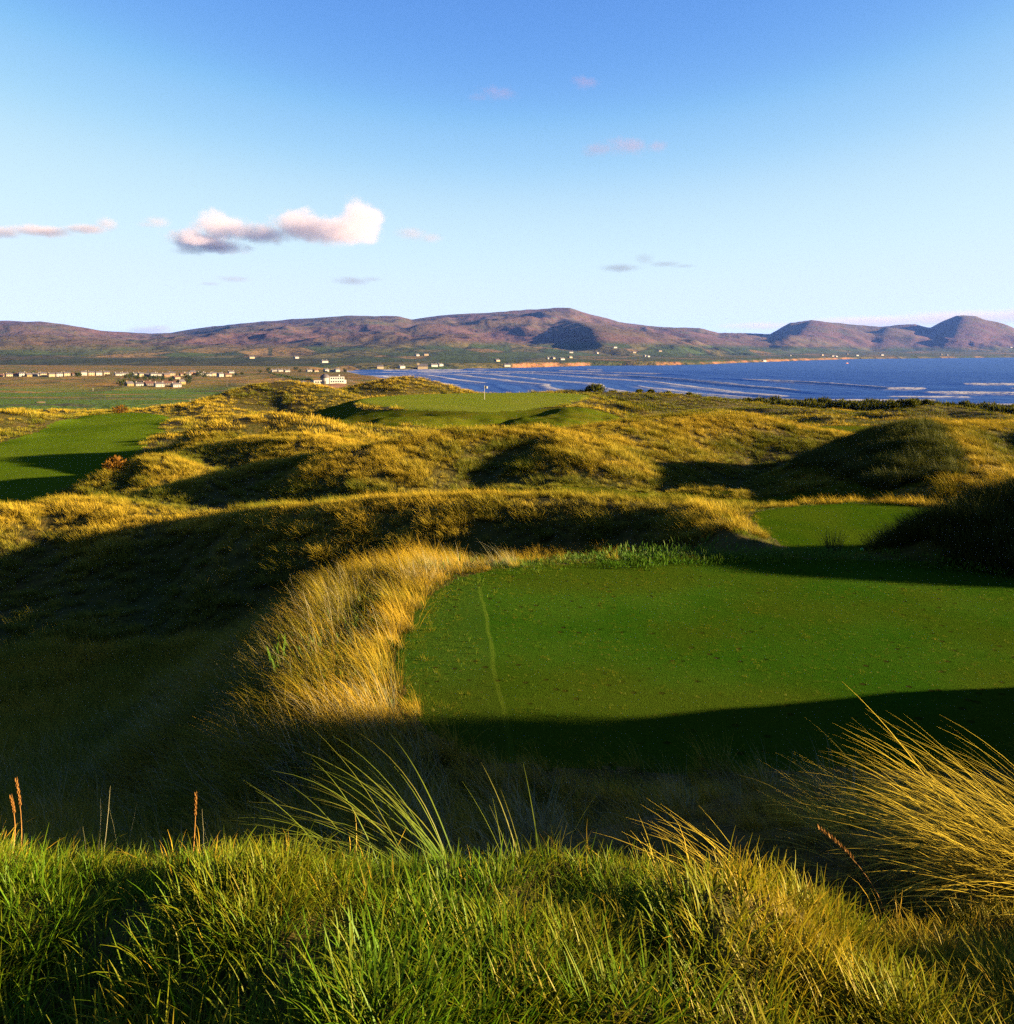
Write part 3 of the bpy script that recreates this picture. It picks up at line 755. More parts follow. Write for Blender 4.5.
x = rng.uniform(-2.6, 13, 9000); y = 9.3 + 11.4 * rng.random(9000)
k_ = (region_sd(x, y, TEE, 2) > .1) & (np.abs(x + .60 - (18.6 - y) * .077) > .14) & (np.abs(x * F / y) < 560); x, y = x[k_], y[k_]
pts, rot, _ = lay(x, y, .6, 3.0); pts[:, 2] += .01
scatter('tee_grass', pts, rot, rng.uniform(.14, .34, len(x)), tintn(x, y, .8, 418, -.25), S_TURF, 'slightly longer tufts standing in the turf of the nearest tee', nvar=4)
# scars, worm casts and bits of straw on the tee
x = rng.uniform(-2.5, 12, 3400); y = rng.uniform(9.5, 20.5, 3400)
k_ = (region_sd(x, y, TEE, 2) > .3) & (rng.random(3400) < .08 + .92 * sst(.0, .35, fbm(x / 1.7, y / 1.7, 3, 412))); x, y = x[k_], y[k_]
pts, rot, _ = lay(x, y, .6, 3.0); pts[:, 2] += .024
M_SCAR = mat_blades('turf_scar', (.008, .005, .002), (.012, .008, .003), (.020, .013, .005), (.030, .018, .006), .1)
S_SCAR = clump_set('scar', [blades(26, .035, (.008, .022), .016, 2, (.3, 1.2), (.2, 1.0), W_, lean=.1, seed=90 + i) for i in range(4)], M_SCAR)
scatter('tee_litter', pts, rot, rng.uniform(.5, 1.5, len(x)), rng.random(len(x)), S_SCAR, 'small dark scars and casts in the turf of the nearest tee', nvar=4)
x = rng.uniform(-2.5, 12, 260); y = rng.uniform(9.5, 20.5, 260); k_ = region_sd(x, y, TEE, 2) > .1; x, y = x[k_], y[k_]
pts, rot, _ = lay(x, y, .6, 3.0); pts[:, 2] += .02
S_STRAW = clump_set('straw', [blades(3, .03, (.03, .09), .010, 3, (1.2, 1.5), (.0, .2), W_, lean=.1, seed=95 + i) for i in range(4)], M_MARRAM)
scatter('tee_litter', pts, rot, rng.uniform(.5, 1.3, len(x)), rng.random(len(x)) * .3, S_STRAW, 'loose bits of straw lying on the nearest tee', nvar=4)

# 3. marram round the tee, on the near slopes and banks
def rough_mask(x, y, m=.25):
    g = regions(x, y); g['appr'] = region_sd(x, y, APPR, 4); ok = np.ones(x.shape, bool)
    for k, v in g.items(): ok &= v < -m
    return ok, g
n = 13000
x, y = wedge(n, 4.2, 27)
ok, g = rough_mask(x, y, -.02)
bush = (x > 9.2 + .4 * np.sin(y * 2)) & (y > 18) & (y < 23.2); ok &= ~bush
z = height(x, y); ok &= ~((y < 4.6) & (z > 27.5)) & ~((y < 5.3) & (x < .2))
den = .35 + .65 * sst(-.5, .1, fbm(x / 1.6, y / 1.6, 3, 420))
den = np.where((x < 0) & (y > 9), np.maximum(den, .9), den)
ok &= rng.random(n) < den
x, y = x[ok], y[ok]; gt = g['tee'][ok]; g2 = g['tee2'][ok]
pts, rot, slope = lay(x, y, .4, .75)
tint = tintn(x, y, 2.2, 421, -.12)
tint = np.clip(tint + .35 * sst(24.9, 24.0, pts[:, 2]) , 0, 1)  # low-lying marram tinted darker, slope shade put into its colour
edge = sst(-1.2, -.1, np.maximum(gt, g2))
scl = rng.uniform(.6, 1.15, len(x)) * (1 - .55 * edge * (rng.random(len(x)) < .8)) * (1 - .55 * sst(-1.5, .5, x) * sst(11, 8.5, y)) * (1 - .25 * sst(9, 6, y))
far_r = sst(3.2, 4.6, x) * sst(18.5, 20, y) * sst(29, 27, y) * (1 - sst(9.4, 10.4, x - .12 * (y - 22)))
scl = scl * (1 - .72 * far_r)
far_l = sst(-2.2, -.6, x) * sst(18.2, 19.4, y); scl = scl * (1 - .5 * far_l)
kk = rng.random(len(x)) > .5 * far_l; pts, rot, scl, tint, x, y = pts[kk], rot[kk], scl[kk], tint[kk], x[kk], y[kk]
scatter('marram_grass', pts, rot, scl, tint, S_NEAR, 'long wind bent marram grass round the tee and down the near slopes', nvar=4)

n = 2600
x = rng.uniform(8.8, 17, n); y = rng.uniform(17.5, 23.4, n)
ok, g = rough_mask(x, y, .1); ok &= (x > 9.2 + .5 * np.sin(y * 2)); x, y = x[ok], y[ok]
pts, rot, slope = lay(x, y, .4, .6)
M_SHADE_SCRUB = mat_blades('shade_scrub', (.006, .006, .002), (.012, .018, .003), (.060, .062, .012), (.022, .034, .005), .15)  # dark green growth, its colour lowered further to stand for shade
S_SHADE_SCRUB = clump_set('shade_scrub', [blades(130, .26, (.25, .62), .010, 4, (.0, .9), (.2, .9), W_, lean=.2, seed=70 + i) for i in range(4)], M_SHADE_SCRUB)
scatter('shade_scrub_grass', pts, rot, rng.uniform(.6, 1.25, len(x)), tintn(x, y, 1.0, 425), S_SHADE_SCRUB, 'dark scrubby growth, darkened further for shade, on the mound beside the second tee', nvar=4)

# taller pale blades standing out of the shaded slopes, and unseen growth added on the right dune to fray its shadow
x = np.concatenate([rng.uniform(-9.5, .5, 1500), rng.uniform(.5, 6, 130)]); y = np.concatenate([rng.uniform(4.8, 20, 1500), rng.uniform(5.5, 9.3, 130)])
ok, g = rough_mask(x, y, .2); x, y = x[ok], y[ok]; pts, rot, slope = lay(x, y, .4, .7)
M_PALE = mat_blades('bleached_marram', (.03, .028, .014), (.09, .085, .045), (.32, .28, .16), (.15, .15, .07), .2)
S_PALE = clump_set('bleached', [blades(26, .22, (.35, 1.0), .0070, 7, (.1, .8), (.3, 1.3), W_, lean=.55, seed=80 + i) for i in range(4)], M_PALE)
scatter('bleached_grass', pts, rot, rng.uniform(.45, 1.0, len(x)) * np.where(x > .3, .6, 1), np.clip(rng.random(len(x)) + .6 * (x > -1.5), 0, 1), S_PALE, 'bleached marram blades standing out of the dark slopes', nvar=4)
n = 1500
x = rng.uniform(5.5, 16, n); y = rng.uniform(2.5, 9.6, n); ok = (x > .64 * y) & (region_sd(x, y, TEE, 2) < -.1); x, y = x[ok], y[ok]
pts, rot, slope = lay(x, y, .4, .7)
scatter('marram_grass', pts, rot, rng.uniform(.5, 1.0, len(x)) , rng.random(len(x)), S_NEAR, 'unseen marram added on the dune at the right to fray the tee shadow', nvar=4)

# 4. rough grass on the middle dunes
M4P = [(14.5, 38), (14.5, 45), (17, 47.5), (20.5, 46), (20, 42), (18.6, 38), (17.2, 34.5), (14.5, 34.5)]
def dunes(name, n, d0, d1, coll, sc0, sc1, m, seed, label, nb, thin=.3):
    x, y = wedge(n, d0, d1)
    ok, g = rough_mask(x, y, m)
    z = height(x, y); nf = fbm(x / nb, y / nb, 3, seed)
    ok &= (rng.random(n) < thin + (1 - thin) * sst(-.45, .0, nf)) & (z > 2.5)
    x, y = x[ok], y[ok]
    pts, rot, slope = lay(x, y, .5, .6)
    t1 = tintn(x, y, nb * 2.2, seed + 1, .05) ; t2 = tintn(x, y, nb * .4, seed + 2)
    # long walks between the dunes stay short and greener
    flatn = sst(.16, .05, slope)
    tint = np.clip(.5 + 1.5 * (.6 * t1 + .4 * t2 - .5) + .15 * flatn - .02, 0, 1)
    tint = np.clip(tint + .7 * sst(23.2, 22.2, pts[:, 2]) * sst(37, 33, y), 0, 1)  # shade of the left hollow painted as a darker tint
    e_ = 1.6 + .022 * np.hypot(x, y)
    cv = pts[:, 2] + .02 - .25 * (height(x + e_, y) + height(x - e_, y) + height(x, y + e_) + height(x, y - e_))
    cv = np.clip(cv / (.10 * e_), -1, 1)          # crest or hollow: their light and shade go into the tint
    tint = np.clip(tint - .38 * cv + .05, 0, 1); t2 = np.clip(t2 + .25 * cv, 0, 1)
    tint = np.clip(tint + .45 * np.exp(-((x + 1.5) / 5.5) ** 2 - ((y - 43) / 4.0) ** 2), 0, 1)
    tint = np.clip(tint + .6 * sst(130, 150, y) * sst(222, 212, y) * sst(8, 20, x), 0, 1)
    shade4 = sst(-1.2, .3, region_sd(x, y, M4P, 3)); tint = np.clip(tint + .9 * shade4, 0, 1)  # shade on the right dune's flank painted into the tint
    walk = region_sd(x, y, PATH, 4)
    scl = rng.uniform(sc0, sc1, len(x)) * (.45 + .9 * t2) * (1 - .4 * flatn) * (1 - .5 * sst(-.8, .6, walk))
    tint = np.clip(tint + .3 * sst(-.8, .6, walk), 0, 1)
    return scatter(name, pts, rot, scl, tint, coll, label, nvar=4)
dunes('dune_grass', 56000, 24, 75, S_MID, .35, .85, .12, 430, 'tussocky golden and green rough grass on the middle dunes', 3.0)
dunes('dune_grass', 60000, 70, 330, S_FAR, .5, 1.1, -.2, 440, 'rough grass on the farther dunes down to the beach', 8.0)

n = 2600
x = rng.uniform(13.5, 21, n); y = rng.uniform(34, 47, n); ok = region_sd(x, y, M4P, 2) > -.3; x, y = x[ok], y[ok]  # dark clumps added here in place of the flank's shade
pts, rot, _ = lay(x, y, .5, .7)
scatter('shade_scrub_grass', pts, rot, rng.uniform(.5, 1.2, len(x)) * (.5 + .8 * tintn(x, y, 1.2, 427)), rng.random(len(x)), S_SHADE_SCRUB, 'rough growth coloured dark as shade on the left flank of the big dark dune', nvar=4)

# 5. dry tufts and stalks of their own among the foreground grass
def tuft(name, label, cat, loc, n, Rd, L, W, tilt, curl, wind, lean, seed, mat, seg=9, group=None, spread=1.0):
    V, Fq, T, Bv = blades(n, Rd, L, W, seg, tilt, curl, wind, spread, seed, lean, .93)
    z = float(height(np.array([loc[0]]), np.array([loc[1]]))[0])
    o = mesh(name, V, Fq, mat, attrs={'t': T, 'b': Bv}, loc=(loc[0], loc[1], z + (loc[2] if len(loc) > 2 else 0)))
    return tag(o, label, cat, group)
def pos_at(px, D): return ((px - U0) / F * D, D)
M_TUFT = mat_blades('marram_tuft', (.05, .05, .015), (.050, .075, .014), (.40, .30, .030), (.20, .22, .020), .3)
M_TUFTG = mat_blades('green_tuft', (.03, .045, .012), (.040, .085, .014), (.09, .12, .012), (.22, .16, .03), .35)
M_DRY = mat_blades('dry_stalk', (.06, .03, .01), (.12, .06, .015), (.20, .10, .025), (.16, .07, .02), .2)
GT = 'marram tufts rising above the foreground grass'
tuft('marram_tuft', 'largest bright marram tuft, swept left at the right edge', 'grass tuft', (2.36, 3.8), 680, .36, (.42, .92), .0072, (.55, 1.15), (.35, 1.1), W_, .74, 501, M_TUFT, group=GT)
tuft('marram_tuft', 'marram tuft just behind the big swept one, nearer the tee', 'grass tuft', (2.0, 4.4), 280, .36, (.35, .75), .0064, (.3, 1.0), (.4, 1.1), W_, .66, 502, M_TUFT, group=GT)
tuft('marram_tuft', 'low yellow marram tuft below the big swept one', 'grass tuft', (2.3, 3.6), 240, .28, (.35, .75), .0062, (.5, 1.1), (.3, 1.0), W_, .75, 503, M_TUFT, group=GT)
tuft('marram_tuft', 'sparse marram tuft in the middle of the foreground crest', 'grass tuft', pos_at(440, 3.6), 42, .11, (.45, .85), .0062, (.25, 1.0), (.4, 1.2), W_, .8, 504, M_TUFTG, group=GT)
tuft('marram_tuft', 'thin marram tuft left of the middle with long arching blades', 'grass tuft', pos_at(360, 3.7), 22, .12, (.4, .75), .0058, (.4, 1.1), (.3, 1.0), W_, .8, 505, M_TUFTG, group=GT)
tuft('marram_tuft', 'tuft of curved blades right of the middle, below the tee', 'grass tuft', pos_at(770, 3.6), 60, .12, (.4, .85), .0062, (.3, 1.0), (.4, 1.2), W_, .8, 506, M_TUFT, group=GT)
tuft('marram_tuft', 'few upright blades before the middle of the tee', 'grass tuft', pos_at(530, 3.8), 12, .10, (.3, .6), .0056, (.0, .5), (.1, .8), W_, .4, 507, M_TUFTG, group=GT)
tuft('marram_tuft', 'small yellow tuft between the middle and right tufts', 'grass tuft', pos_at(655, 3.6), 22, .12, (.22, .42), .0052, (.1, .7), (.2, 1.0), W_, .5, 508, M_TUFT, group=GT)
tuft('rush_tussock', 'dark upright tussock on the edge of the second tee', 'grass tuft', pos_at(833, 22.6), 110, .18, (.5, .85), .013, (.0, .55), (.0, .25), W_, .05, 509, mat_blades('rush', (.012, .016, .006), (.016, .026, .008), (.035, .05, .014), (.05, .06, .02), .2))

def stalk(label, px, D, h, lean, seed, head='spike', group='dry flower stalks'):
    """a stem and its seed head"""
    g = np.random.default_rng(seed); x, y = pos_at(px, D); z = float(height(np.array([x]), np.array([y]))[0])
    root = empty('dry_stalk', (x, y, z)); tag(root, label, 'stalk', group)
    V = []; Fq = []; ns = 8; k = 5; path = []
    for i in range(ns + 1):
        t = i / ns; path.append((-lean * h * t ** 1.8, .02 * math.sin(3 * t), h * (t - .25 * abs(lean) * t ** 2)))
    for i, (a, b, c) in enumerate(path):
        r = .0028 * (1 - .6 * i / ns)
        for j in range(k): V.append((a + r * math.cos(6.283 * j / k), b + r * math.sin(6.283 * j / k), c))
    for i in range(ns):
        for j in range(k): Fq.append((i * k + j, i * k + (j + 1) % k, (i + 1) * k + (j + 1) % k, (i + 1) * k + j))
    mesh('stem', V, Fq, M_DRY, root, attrs={'t': [.9] * len(V), 'b': [.3] * len(V)})
    V = []; Fq = []; m = 46 if head == 'spike' else 60
    for q in range(m):
        t = (.68 + .32 * q / m) * ns; i = min(int(t), ns - 1); f = t - i; c = np.array(path[i]) * (1 - f) + np.array(path[i + 1]) * f
        a = q * 2.4; ll = .022 if head == 'spike' else .05 * (1.2 - q / m); sp = .006 if head == 'spike' else .03
        tip = c + np.array([math.cos(a) * sp - abs(lean) * ll * .5, math.sin(a) * sp, ll]); sd = np.array([-math.sin(a), math.cos(a), 0]) * .0028
        mid = (c + tip) / 2 + np.array([math.cos(a), math.sin(a), 0]) * .002
        b0 = len(V); V += [c, mid - sd, tip, mid + sd]; Fq.append((b0, b0 + 1, b0 + 2, b0 + 3))
    mesh('seed_head', V, Fq, M_DRY, root, attrs={'t': [.9] * len(V), 'b': [.6] * len(V)})
stalk('reddish upright seed stalk at the far left edge of the crest', 20, 3.7, .36, .05, 601)
stalk('shorter reddish seed stalk beside the far left one', 13, 3.6, .22, .05, 606)
stalk('thin brown stalk left of the middle against the dark slope', 192, 3.7, .30, -.05, 602)
stalk('bent pale stalk before the dark gap near the right tuft', 892, 3.5, .52, .55, 603)
stalk('feathery golden seed head standing highest on the dark left slope', 242, 7.6, .75, .45, 604, 'plume')
stalk('bushy golden seed head low beside the lit marram', 185, 7.4, .60, .2, 605, 'plume')
stalk('faint drooping seed head farthest left on the dark slope', 130, 7.2, .62, .6, 607, 'plume')
# ------------------------------------------------------------------ small things, placed on the land where the view meets it
def ground_at(px, py, d0=60.0, d1=9500.0):
    D = np.exp(np.linspace(math.log(d0), math.log(d1), 2600))
    x = (px - U0) / F * D; z = height(x, D); ray = H - (py - HY) / F * D
    i = np.argmax(z >= ray)
    return float(x[i]), float(D[i]), float(z[i])
def level_at(px, D):
    x = (px - U0) / F * D; return float(x), float(D), float(height(np.array([x]), np.array([D]))[0])

def lathe(prof, k=12):
    V = []; Fq = []
    for r, z in prof:
        for j in range(k): V.append((r * math.cos(6.2832 * j / k), r * math.sin(6.2832 * j / k), z))
    for i in range(len(prof) - 1):
        for j in range(k): Fq.append((i * k + j, i * k + (j + 1) % k, (i + 1) * k + (j + 1) % k, (i + 1) * k + j))
    Fq.append(tuple(range(k))[::-1]); Fq.append(tuple((len(prof) - 1) * k + j for j in range(k)))
    return V, Fq
def boxes(bs):
    V = []; Fq = []
    for (a, b, c), (d, e, f) in bs:
        o = len(V); V += [(a, b, c), (d, b, c), (d, e, c), (a, e, c), (a, b, f), (d, b, f), (d, e, f), (a, e, f)]
        Fq += [tuple(o + i for i in q) for q in [(0, 3, 2, 1), (4, 5, 6, 7), (0, 1, 5, 4), (1, 2, 6, 5), (2, 3, 7, 6), (3, 0, 4, 7)]]
    return V, Fq
def mk(name, vf, mat, parent=None, smooth=False, attrs=None): return mesh(name, vf[0], vf[1], mat, parent, attrs, smooth)

M_WHITE = mat_plain('white_paint', (.20, .19, .165), .6, .2, .15, 1.5)
M_CREAM = mat_plain('cream_render', (.18, .14, .085), .8, .1, .2, 1.0)
M_YELL = mat_plain('yellow_render', (.12, .085, .028), .8, .1, .2, 1.0)
M_ORAN = mat_plain('terracotta_render', (.10, .055, .028), .8, .1, .2, 1.0)
M_STONE = mat_plain('grey_stone', (.07, .06, .05), .9, .1, .35, 1.2)
M_SLATE = mat_plain('slate_roof', (.05, .045, .05), .7, .2, .3, 1.0)
M_TILE = mat_plain('red_tile_roof', (.06, .032, .025), .8, .1, .3, 1.0)
M_GLASS = mat_plain('dark_window', (.02, .025, .035), .1, .5, 0)
M_DARK = mat_plain('dark_wood', (.03, .025, .02), .7, .2, .2)
M_TYRE = mat_plain('tyre', (.01, .01, .01), .8, .2, 0)
M_SAND = mat_plain('sand', (.17, .115, .05), .95, .05, .2, .8)

# flagstick and tee markers
gx, gy, gz = ground_at(484.5, 399.5, 60, 300)
fs = empty('flagstick', (gx, gy, gz)); tag(fs, 'white flagstick with a small pale flag standing in the putting green', 'flagstick')
mk('pole', lathe([(.045, -.1), (.045, 1.0), (.035, 2.25), (.02, 2.3)], 8), M_WHITE, fs)
g_ = [(x_ * .09, .04 * math.sin(x_ * 1.3), 2.22 - z_ * .09 - .01 * x_) for x_ in range(7) for z_ in range(5)]
fl = [(i * 5 + j, (i + 1) * 5 + j, (i + 1) * 5 + j + 1, i * 5 + j + 1) for i in range(6) for j in range(4)]
fo = mesh('flag', [(a, b - .008, c) for a, b, c in g_] + [(a, b + .008, c) for a, b, c in g_], fl + [tuple(v + 35 for v in f[::-1]) for f in fl], M_WHITE, fs)
mk('cup', lathe([(.055, -.02), (.055, .012), (.048, .012), (.048, -.01)], 10), M_WHITE, fs)
def marker(label, px, D, s, col):
    x, y, z = level_at(px, D); r = empty('tee_marker', (x, y, z)); tag(r, label, 'tee marker')
    m = mat_plain('marker_paint', col, .4, .4, 0)
    mk('head', lathe([(.03 * s, .05 * s), (.09 * s, .09 * s), (.11 * s, .16 * s), (.09 * s, .23 * s), (.03 * s, .27 * s)], 12), m, r, True)
    mk('spike', lathe([(.012 * s, -.1), (.025 * s, .06 * s)], 8), M_DARK, r)
marker('small orange tee marker on the mown strip before the sea', 838, 99, 1.5, (.35, .05, .01))
marker('small bright green tee marker at the near edge of the second tee', 862, 22.9, .42, (.03, .25, .02))

# shrubs
def leafy(n, R3, ll, lw, seed, spiky=.5, lumps=7):
    g = np.random.default_rng(seed); V = []; Fq = []; T = []; B = []
    cs = [(g.normal(0, .42) * R3[0], g.normal(0, .42) * R3[1], R3[2] * g.uniform(.25, .8), g.uniform(.35, .6)) for _ in range(lumps)]
    for i in range(n):
        cx, cy, cz, cr_ = cs[i % lumps]; d = g.normal(size=3); d /= np.linalg.norm(d); q = cr_ * g.uniform(.55, 1.05)
        p = np.array([cx + d[0] * q * R3[0], cy + d[1] * q * R3[1], max(.02, cz + d[2] * q * R3[2] * .7)])
        u = d * (1 - spiky) + np.array([g.normal(0, .25), g.normal(0, .25), 1.0]) * spiky; u /= np.linalg.norm(u)
        s = np.cross(u, g.normal(size=3)); s /= np.linalg.norm(s) + 1e-6
        L_ = ll * g.uniform(.6, 1.3); w = lw * g.uniform(.7, 1.2); o = len(V)
        V += [p, p + u * L_ * .5 + s * w, p + u * L_, p + u * L_ * .5 - s * w]; Fq.append((o, o + 1, o + 2, o + 3))
        T += [.3, .7, 1.0, .7]; b = g.random(); B += [b] * 4
    return V, Fq, T, B
def shrub_mesh(name, n, R3, ll, lw, seed, mat, spiky=.5, stem_h=.5, lumps=7):
    V, Fq, T, B = leafy(n, R3, ll, lw, seed, spiky, lumps)
    a = mesh('foliage', V, Fq, mat, attrs={'t': T, 'b': B})
    SV = []; SF = []
    g = np.random.default_rng(seed + 5)
    for k in range(4):
        tx, ty = g.normal(0, .3 * R3[0], 2); h = stem_h * R3[2] * g.uniform(.8, 1.3); r0 = .05 * R3[2] ** .7; o = len(SV)
        for (cx, cy, cz, r) in [(tx * .1, ty * .1, -.15, r0), (tx * .5, ty * .5, h * .5, r0 * .7), (tx, ty, h, r0 * .35)]:
            for j in range(5): SV.append((cx + r * math.cos(1.2566 * j), cy + r * math.sin(1.2566 * j), cz))
        for i in range(2):
            for j in range(5): SF.append((o + i * 5 + j, o + i * 5 + (j + 1) % 5, o + (i + 1) * 5 + (j + 1) % 5, o + (i + 1) * 5 + j))
    b = mesh('stem', SV, SF, M_DARK)
    return a, b
def leaf_mat(name, a, b):
    t = NT(name); h = t.attr('t'); r = t.attr('b')
    c = t.mix(t.math('MULTIPLY', t.ramp(h, .3, 1.0), r), a, b)
    d = t.n('ShaderNodeBsdfDiffuse'); t.l(c, d.inputs['Color']); tr = t.n('ShaderNodeBsdfTranslucent'); t.l(c, tr.inputs['Color'])
    m = t.n('ShaderNodeMixShader'); m.inputs[0].default_value = .25; t.l(d.outputs[0], m.inputs[1]); t.l(tr.outputs[0], m.inputs[2]); t.l(m.outputs[0], t.out.inputs['Surface']); return t.m
M_HEDGE = leaf_mat('hedge_leaf', (.006, .010, .002), (.085, .085, .010)); M_TREE = leaf_mat('tree_leaf', (.014, .022, .006), (.045, .055, .012))
M_RUSS = leaf_mat('russet_leaf', (.05, .025, .005), (.16, .075, .010))
HS = [shrub_mesh('hedge', 520, (2.6, 1.8, 1.7), 1.1, .12, 700 + i, M_HEDGE, .7) for i in range(4)]
TS = [shrub_mesh('tree', 420, (2.6, 2.6, 4.6), .8, .28, 720 + i, M_TREE, .3, .8) for i in range(3)]
RS = [shrub_mesh('russet', 420, (1.0, .9, 1.1), .3, .07, 740, M_RUSS, .4)]
used_ids = set()
def plant(kind, src, loc, label, cat, group, s=1.0, rz=0.0, crown='foliage'):
    r = empty(kind, loc, rz); r.scale = (s, s, s); tag(r, label, cat, group)
    for o in src:
        if o.name in used_ids: c = o.copy(); C.objects.link(c)
        else: c = o; used_ids.add(o.name)
        c.parent = r
    return r
O1 = 'first second third fourth fifth sixth seventh eighth ninth tenth eleventh twelfth thirteenth fourteenth fifteenth sixteenth seventeenth eighteenth nineteenth'.split()
ORD = O1 + [w for t_, te in (('twentieth', 'twenty'), ('thirtieth', 'thirty'), ('fortieth', 'forty'), ('fiftieth', 'fifty'), ('sixtieth', 'sixty')) for w in [t_] + [te + '-' + o for o in O1[:9]]]
hp = [(716 + 4.5 * i + 1.0 * math.sin(i * 4.1), (.50 + .28 * sst(0, 60, 4.5 * i)) * (1 + .28 * math.sin(i * 2.7) * math.sin(i * .9))) for i in range(68)]
for i, (px, s) in enumerate(hp):
    x, y, z = level_at(px, 247 + 4 * math.sin(i * 2.1)); k = random.randrange(4)
    plant('seaside_shrub', HS[k], (x, y, z - .35 * s), 'dark spiky shrub, %s from the left in the seaside hedge' % ORD[i], 'shrub', 'shrubs of the hedge along the sea', 1.3 * s * random.uniform(.85, 1.1), random.uniform(0, 6))
for i, (px, D, s) in enumerate([(590, 206, .6), (596, 205, .8), (612, 207, .4), (640, 205, .42), (652, 206, .45), (668, 206, .35), (690, 207, .4), (622, 178, .45), (606, 178, .4)]):
    x, y, z = level_at(px, D)
    plant('dune_shrub', HS[i % 4], (x, y, z - .1), 'small dark bush, %s from the left on the dune right of the green' % ORD[i], 'shrub', 'bushes on the dune right of the green', s, i * 1.1)
for i, (px, D, s) in enumerate([(893, 153, .55), (905, 154, .7), (915, 155, .6), (928, 156, .45)]):
    x, y, z = level_at(px, D)
    plant('dune_shrub', HS[(i + 1) % 4], (x, y, z - .1), 'dark bush, %s from the left on the mound before the hedge' % ORD[i], 'shrub', 'bushes on the mound before the hedge', s, i * 1.7)
x, y, z = level_at(114, 58); plant('russet_bush', RS[0], (x, y, z - .05), 'russet orange bush at the left foot of the middle dunes', 'shrub', None, .8)
x, y, z = ground_at(119.5, 413, 60, 600); plant('russet_bush', RS[0], (x, y, z - .05), 'small russet bush at the far end of the left fairway', 'shrub', None, 1.0, 2.0)

# houses
def house_parts(w, d, h, rh, wall, roof, chim, wins, door=True, storeys=1):
    P_ = []
    V = [(-w/2, -d/2, -1), (w/2, -d/2, -1), (w/2, d/2, -1), (-w/2, d/2, -1), (-w/2, -d/2, h), (w/2, -d/2, h), (w/2, d/2, h), (-w/2, d/2, h), (-w/2, 0, h + rh), (w/2, 0, h + rh)]
    P_.append((mesh('wall', V, [(0, 1, 5, 4), (2, 3, 7, 6), (1, 2, 6, 9, 5), (3, 0, 4, 8, 7)], wall), []))
    e = .35; k = rh / (d / 2); t_ = .14
    a0 = (-w/2 - e, -d/2 - e, h - e * k + .03); 
    V = []
    for dz in (0, t_):
        V += [(-w/2 - e, -d/2 - e, h - e * k + .03 + dz), (w/2 + e, -d/2 - e, h - e * k + .03 + dz), (w/2 + e, 0, h + rh + .03 + dz), (-w/2 - e, 0, h + rh + .03 + dz), (w/2 + e, d/2 + e, h - e * k + .03 + dz), (-w/2 - e, d/2 + e, h - e * k + .03 + dz)]
    Fq = [(0, 1, 2, 3)[::-1], (3, 2, 4, 5)[::-1], (6, 7, 8, 9), (9, 8, 10, 11), (0, 1, 7, 6), (4, 5, 11, 10), (1, 2, 8, 7), (2, 4, 10, 8), (5, 3, 9, 11), (3, 0, 6, 9)]
    ch = [mk('chimney', boxes([((cx - .35, -.3, h + rh - .5), (cx + .35, .3, h + rh + .9)), ((cx - .42, -.37, h + rh + .9), (cx + .42, .37, h + rh + 1.02)), ((cx - .12, -.12, h + rh + 1.02), (cx + .12, .12, h + rh + 1.35))]), wall) for cx in chim]
    P_.append((mesh('roof', V, Fq, roof), ch))
    if wins:
        n = wins
        for s_ in range(storeys):
            for i in range(n):
                cx = -w/2 + w * (i + .5) / n; z0 = 1.0 + 2.6 * s_
                if door and s_ == 0 and i == n // 2: continue
                P_.append((mk('window', boxes([((cx - .5, -d/2 - .04, z0), (cx + .5, -d/2 + .05, z0 + 1.2))]), M_GLASS), [mk('sill', boxes([((cx - .6, -d/2 - .14, z0 - .12), (cx + .6, -d/2 - .003, z0 - .02))]), wall)]))
        if door:
            cx = -w/2 + w * (n // 2 + .5) / n
            P_.append((mk('door', boxes([((cx - .5, -d/2 - .05, 0), (cx + .5, -d/2 + .05, 2.1))]), M_DARK), []))
    return P_
protos = {}
def house(kind, loc, rz, label, group, s=1.0, cat='house'):
    fresh = kind not in protos
    if fresh: protos[kind] = HK[kind]()
    r = empty('house', loc, rz); r.scale = (s, s, s); tag(r, label, cat, group)
    for o, ch in protos[kind]:
        c = o if fresh else o.copy()
        if not fresh: C.objects.link(c)
        c.parent = r
        for g in ch:
            d = g if fresh else g.copy()
            if not fresh: C.objects.link(d)
            d.parent = c
    return r
HK = {
 'terrace': lambda: house_parts(9, 7, 4.8, 2.0, M_CREAM, M_SLATE, (-3.9,), 3, True, 2),
 'terrace_white': lambda: house_parts(9, 7, 4.8, 2.0, M_WHITE, M_SLATE, (3.9,), 3, True, 2),
 'cottage': lambda: house_parts(10, 6.5, 2.9, 1.9, M_WHITE, M_SLATE, (-4.3, 4.3), 4, True, 1),
 'cream': lambda: house_parts(10, 7, 3.0, 2.2, M_CREAM, M_TILE, (3.5,), 4, True, 1),
 'yellow': lambda: house_parts(8, 7, 3.4, 2.6, M_YELL, M_SLATE, (-3.0,), 3, True, 1),
 'orange': lambda: house_parts(9, 7, 4.4, 2.2, M_ORAN, M_SLATE, (3.2,), 3, True, 2),
 'stone': lambda: house_parts(16, 7, 2.6, 1.9, M_STONE, M_TILE, (), 6, True, 1),
 'far_white': lambda: house_parts(15, 8, 4.5, 2.6, M_WHITE, M_SLATE, (-5, 5), 0),
 'far_cream': lambda: house_parts(14, 9, 4.5, 2.8, M_CREAM, M_SLATE, (5,), 0)}
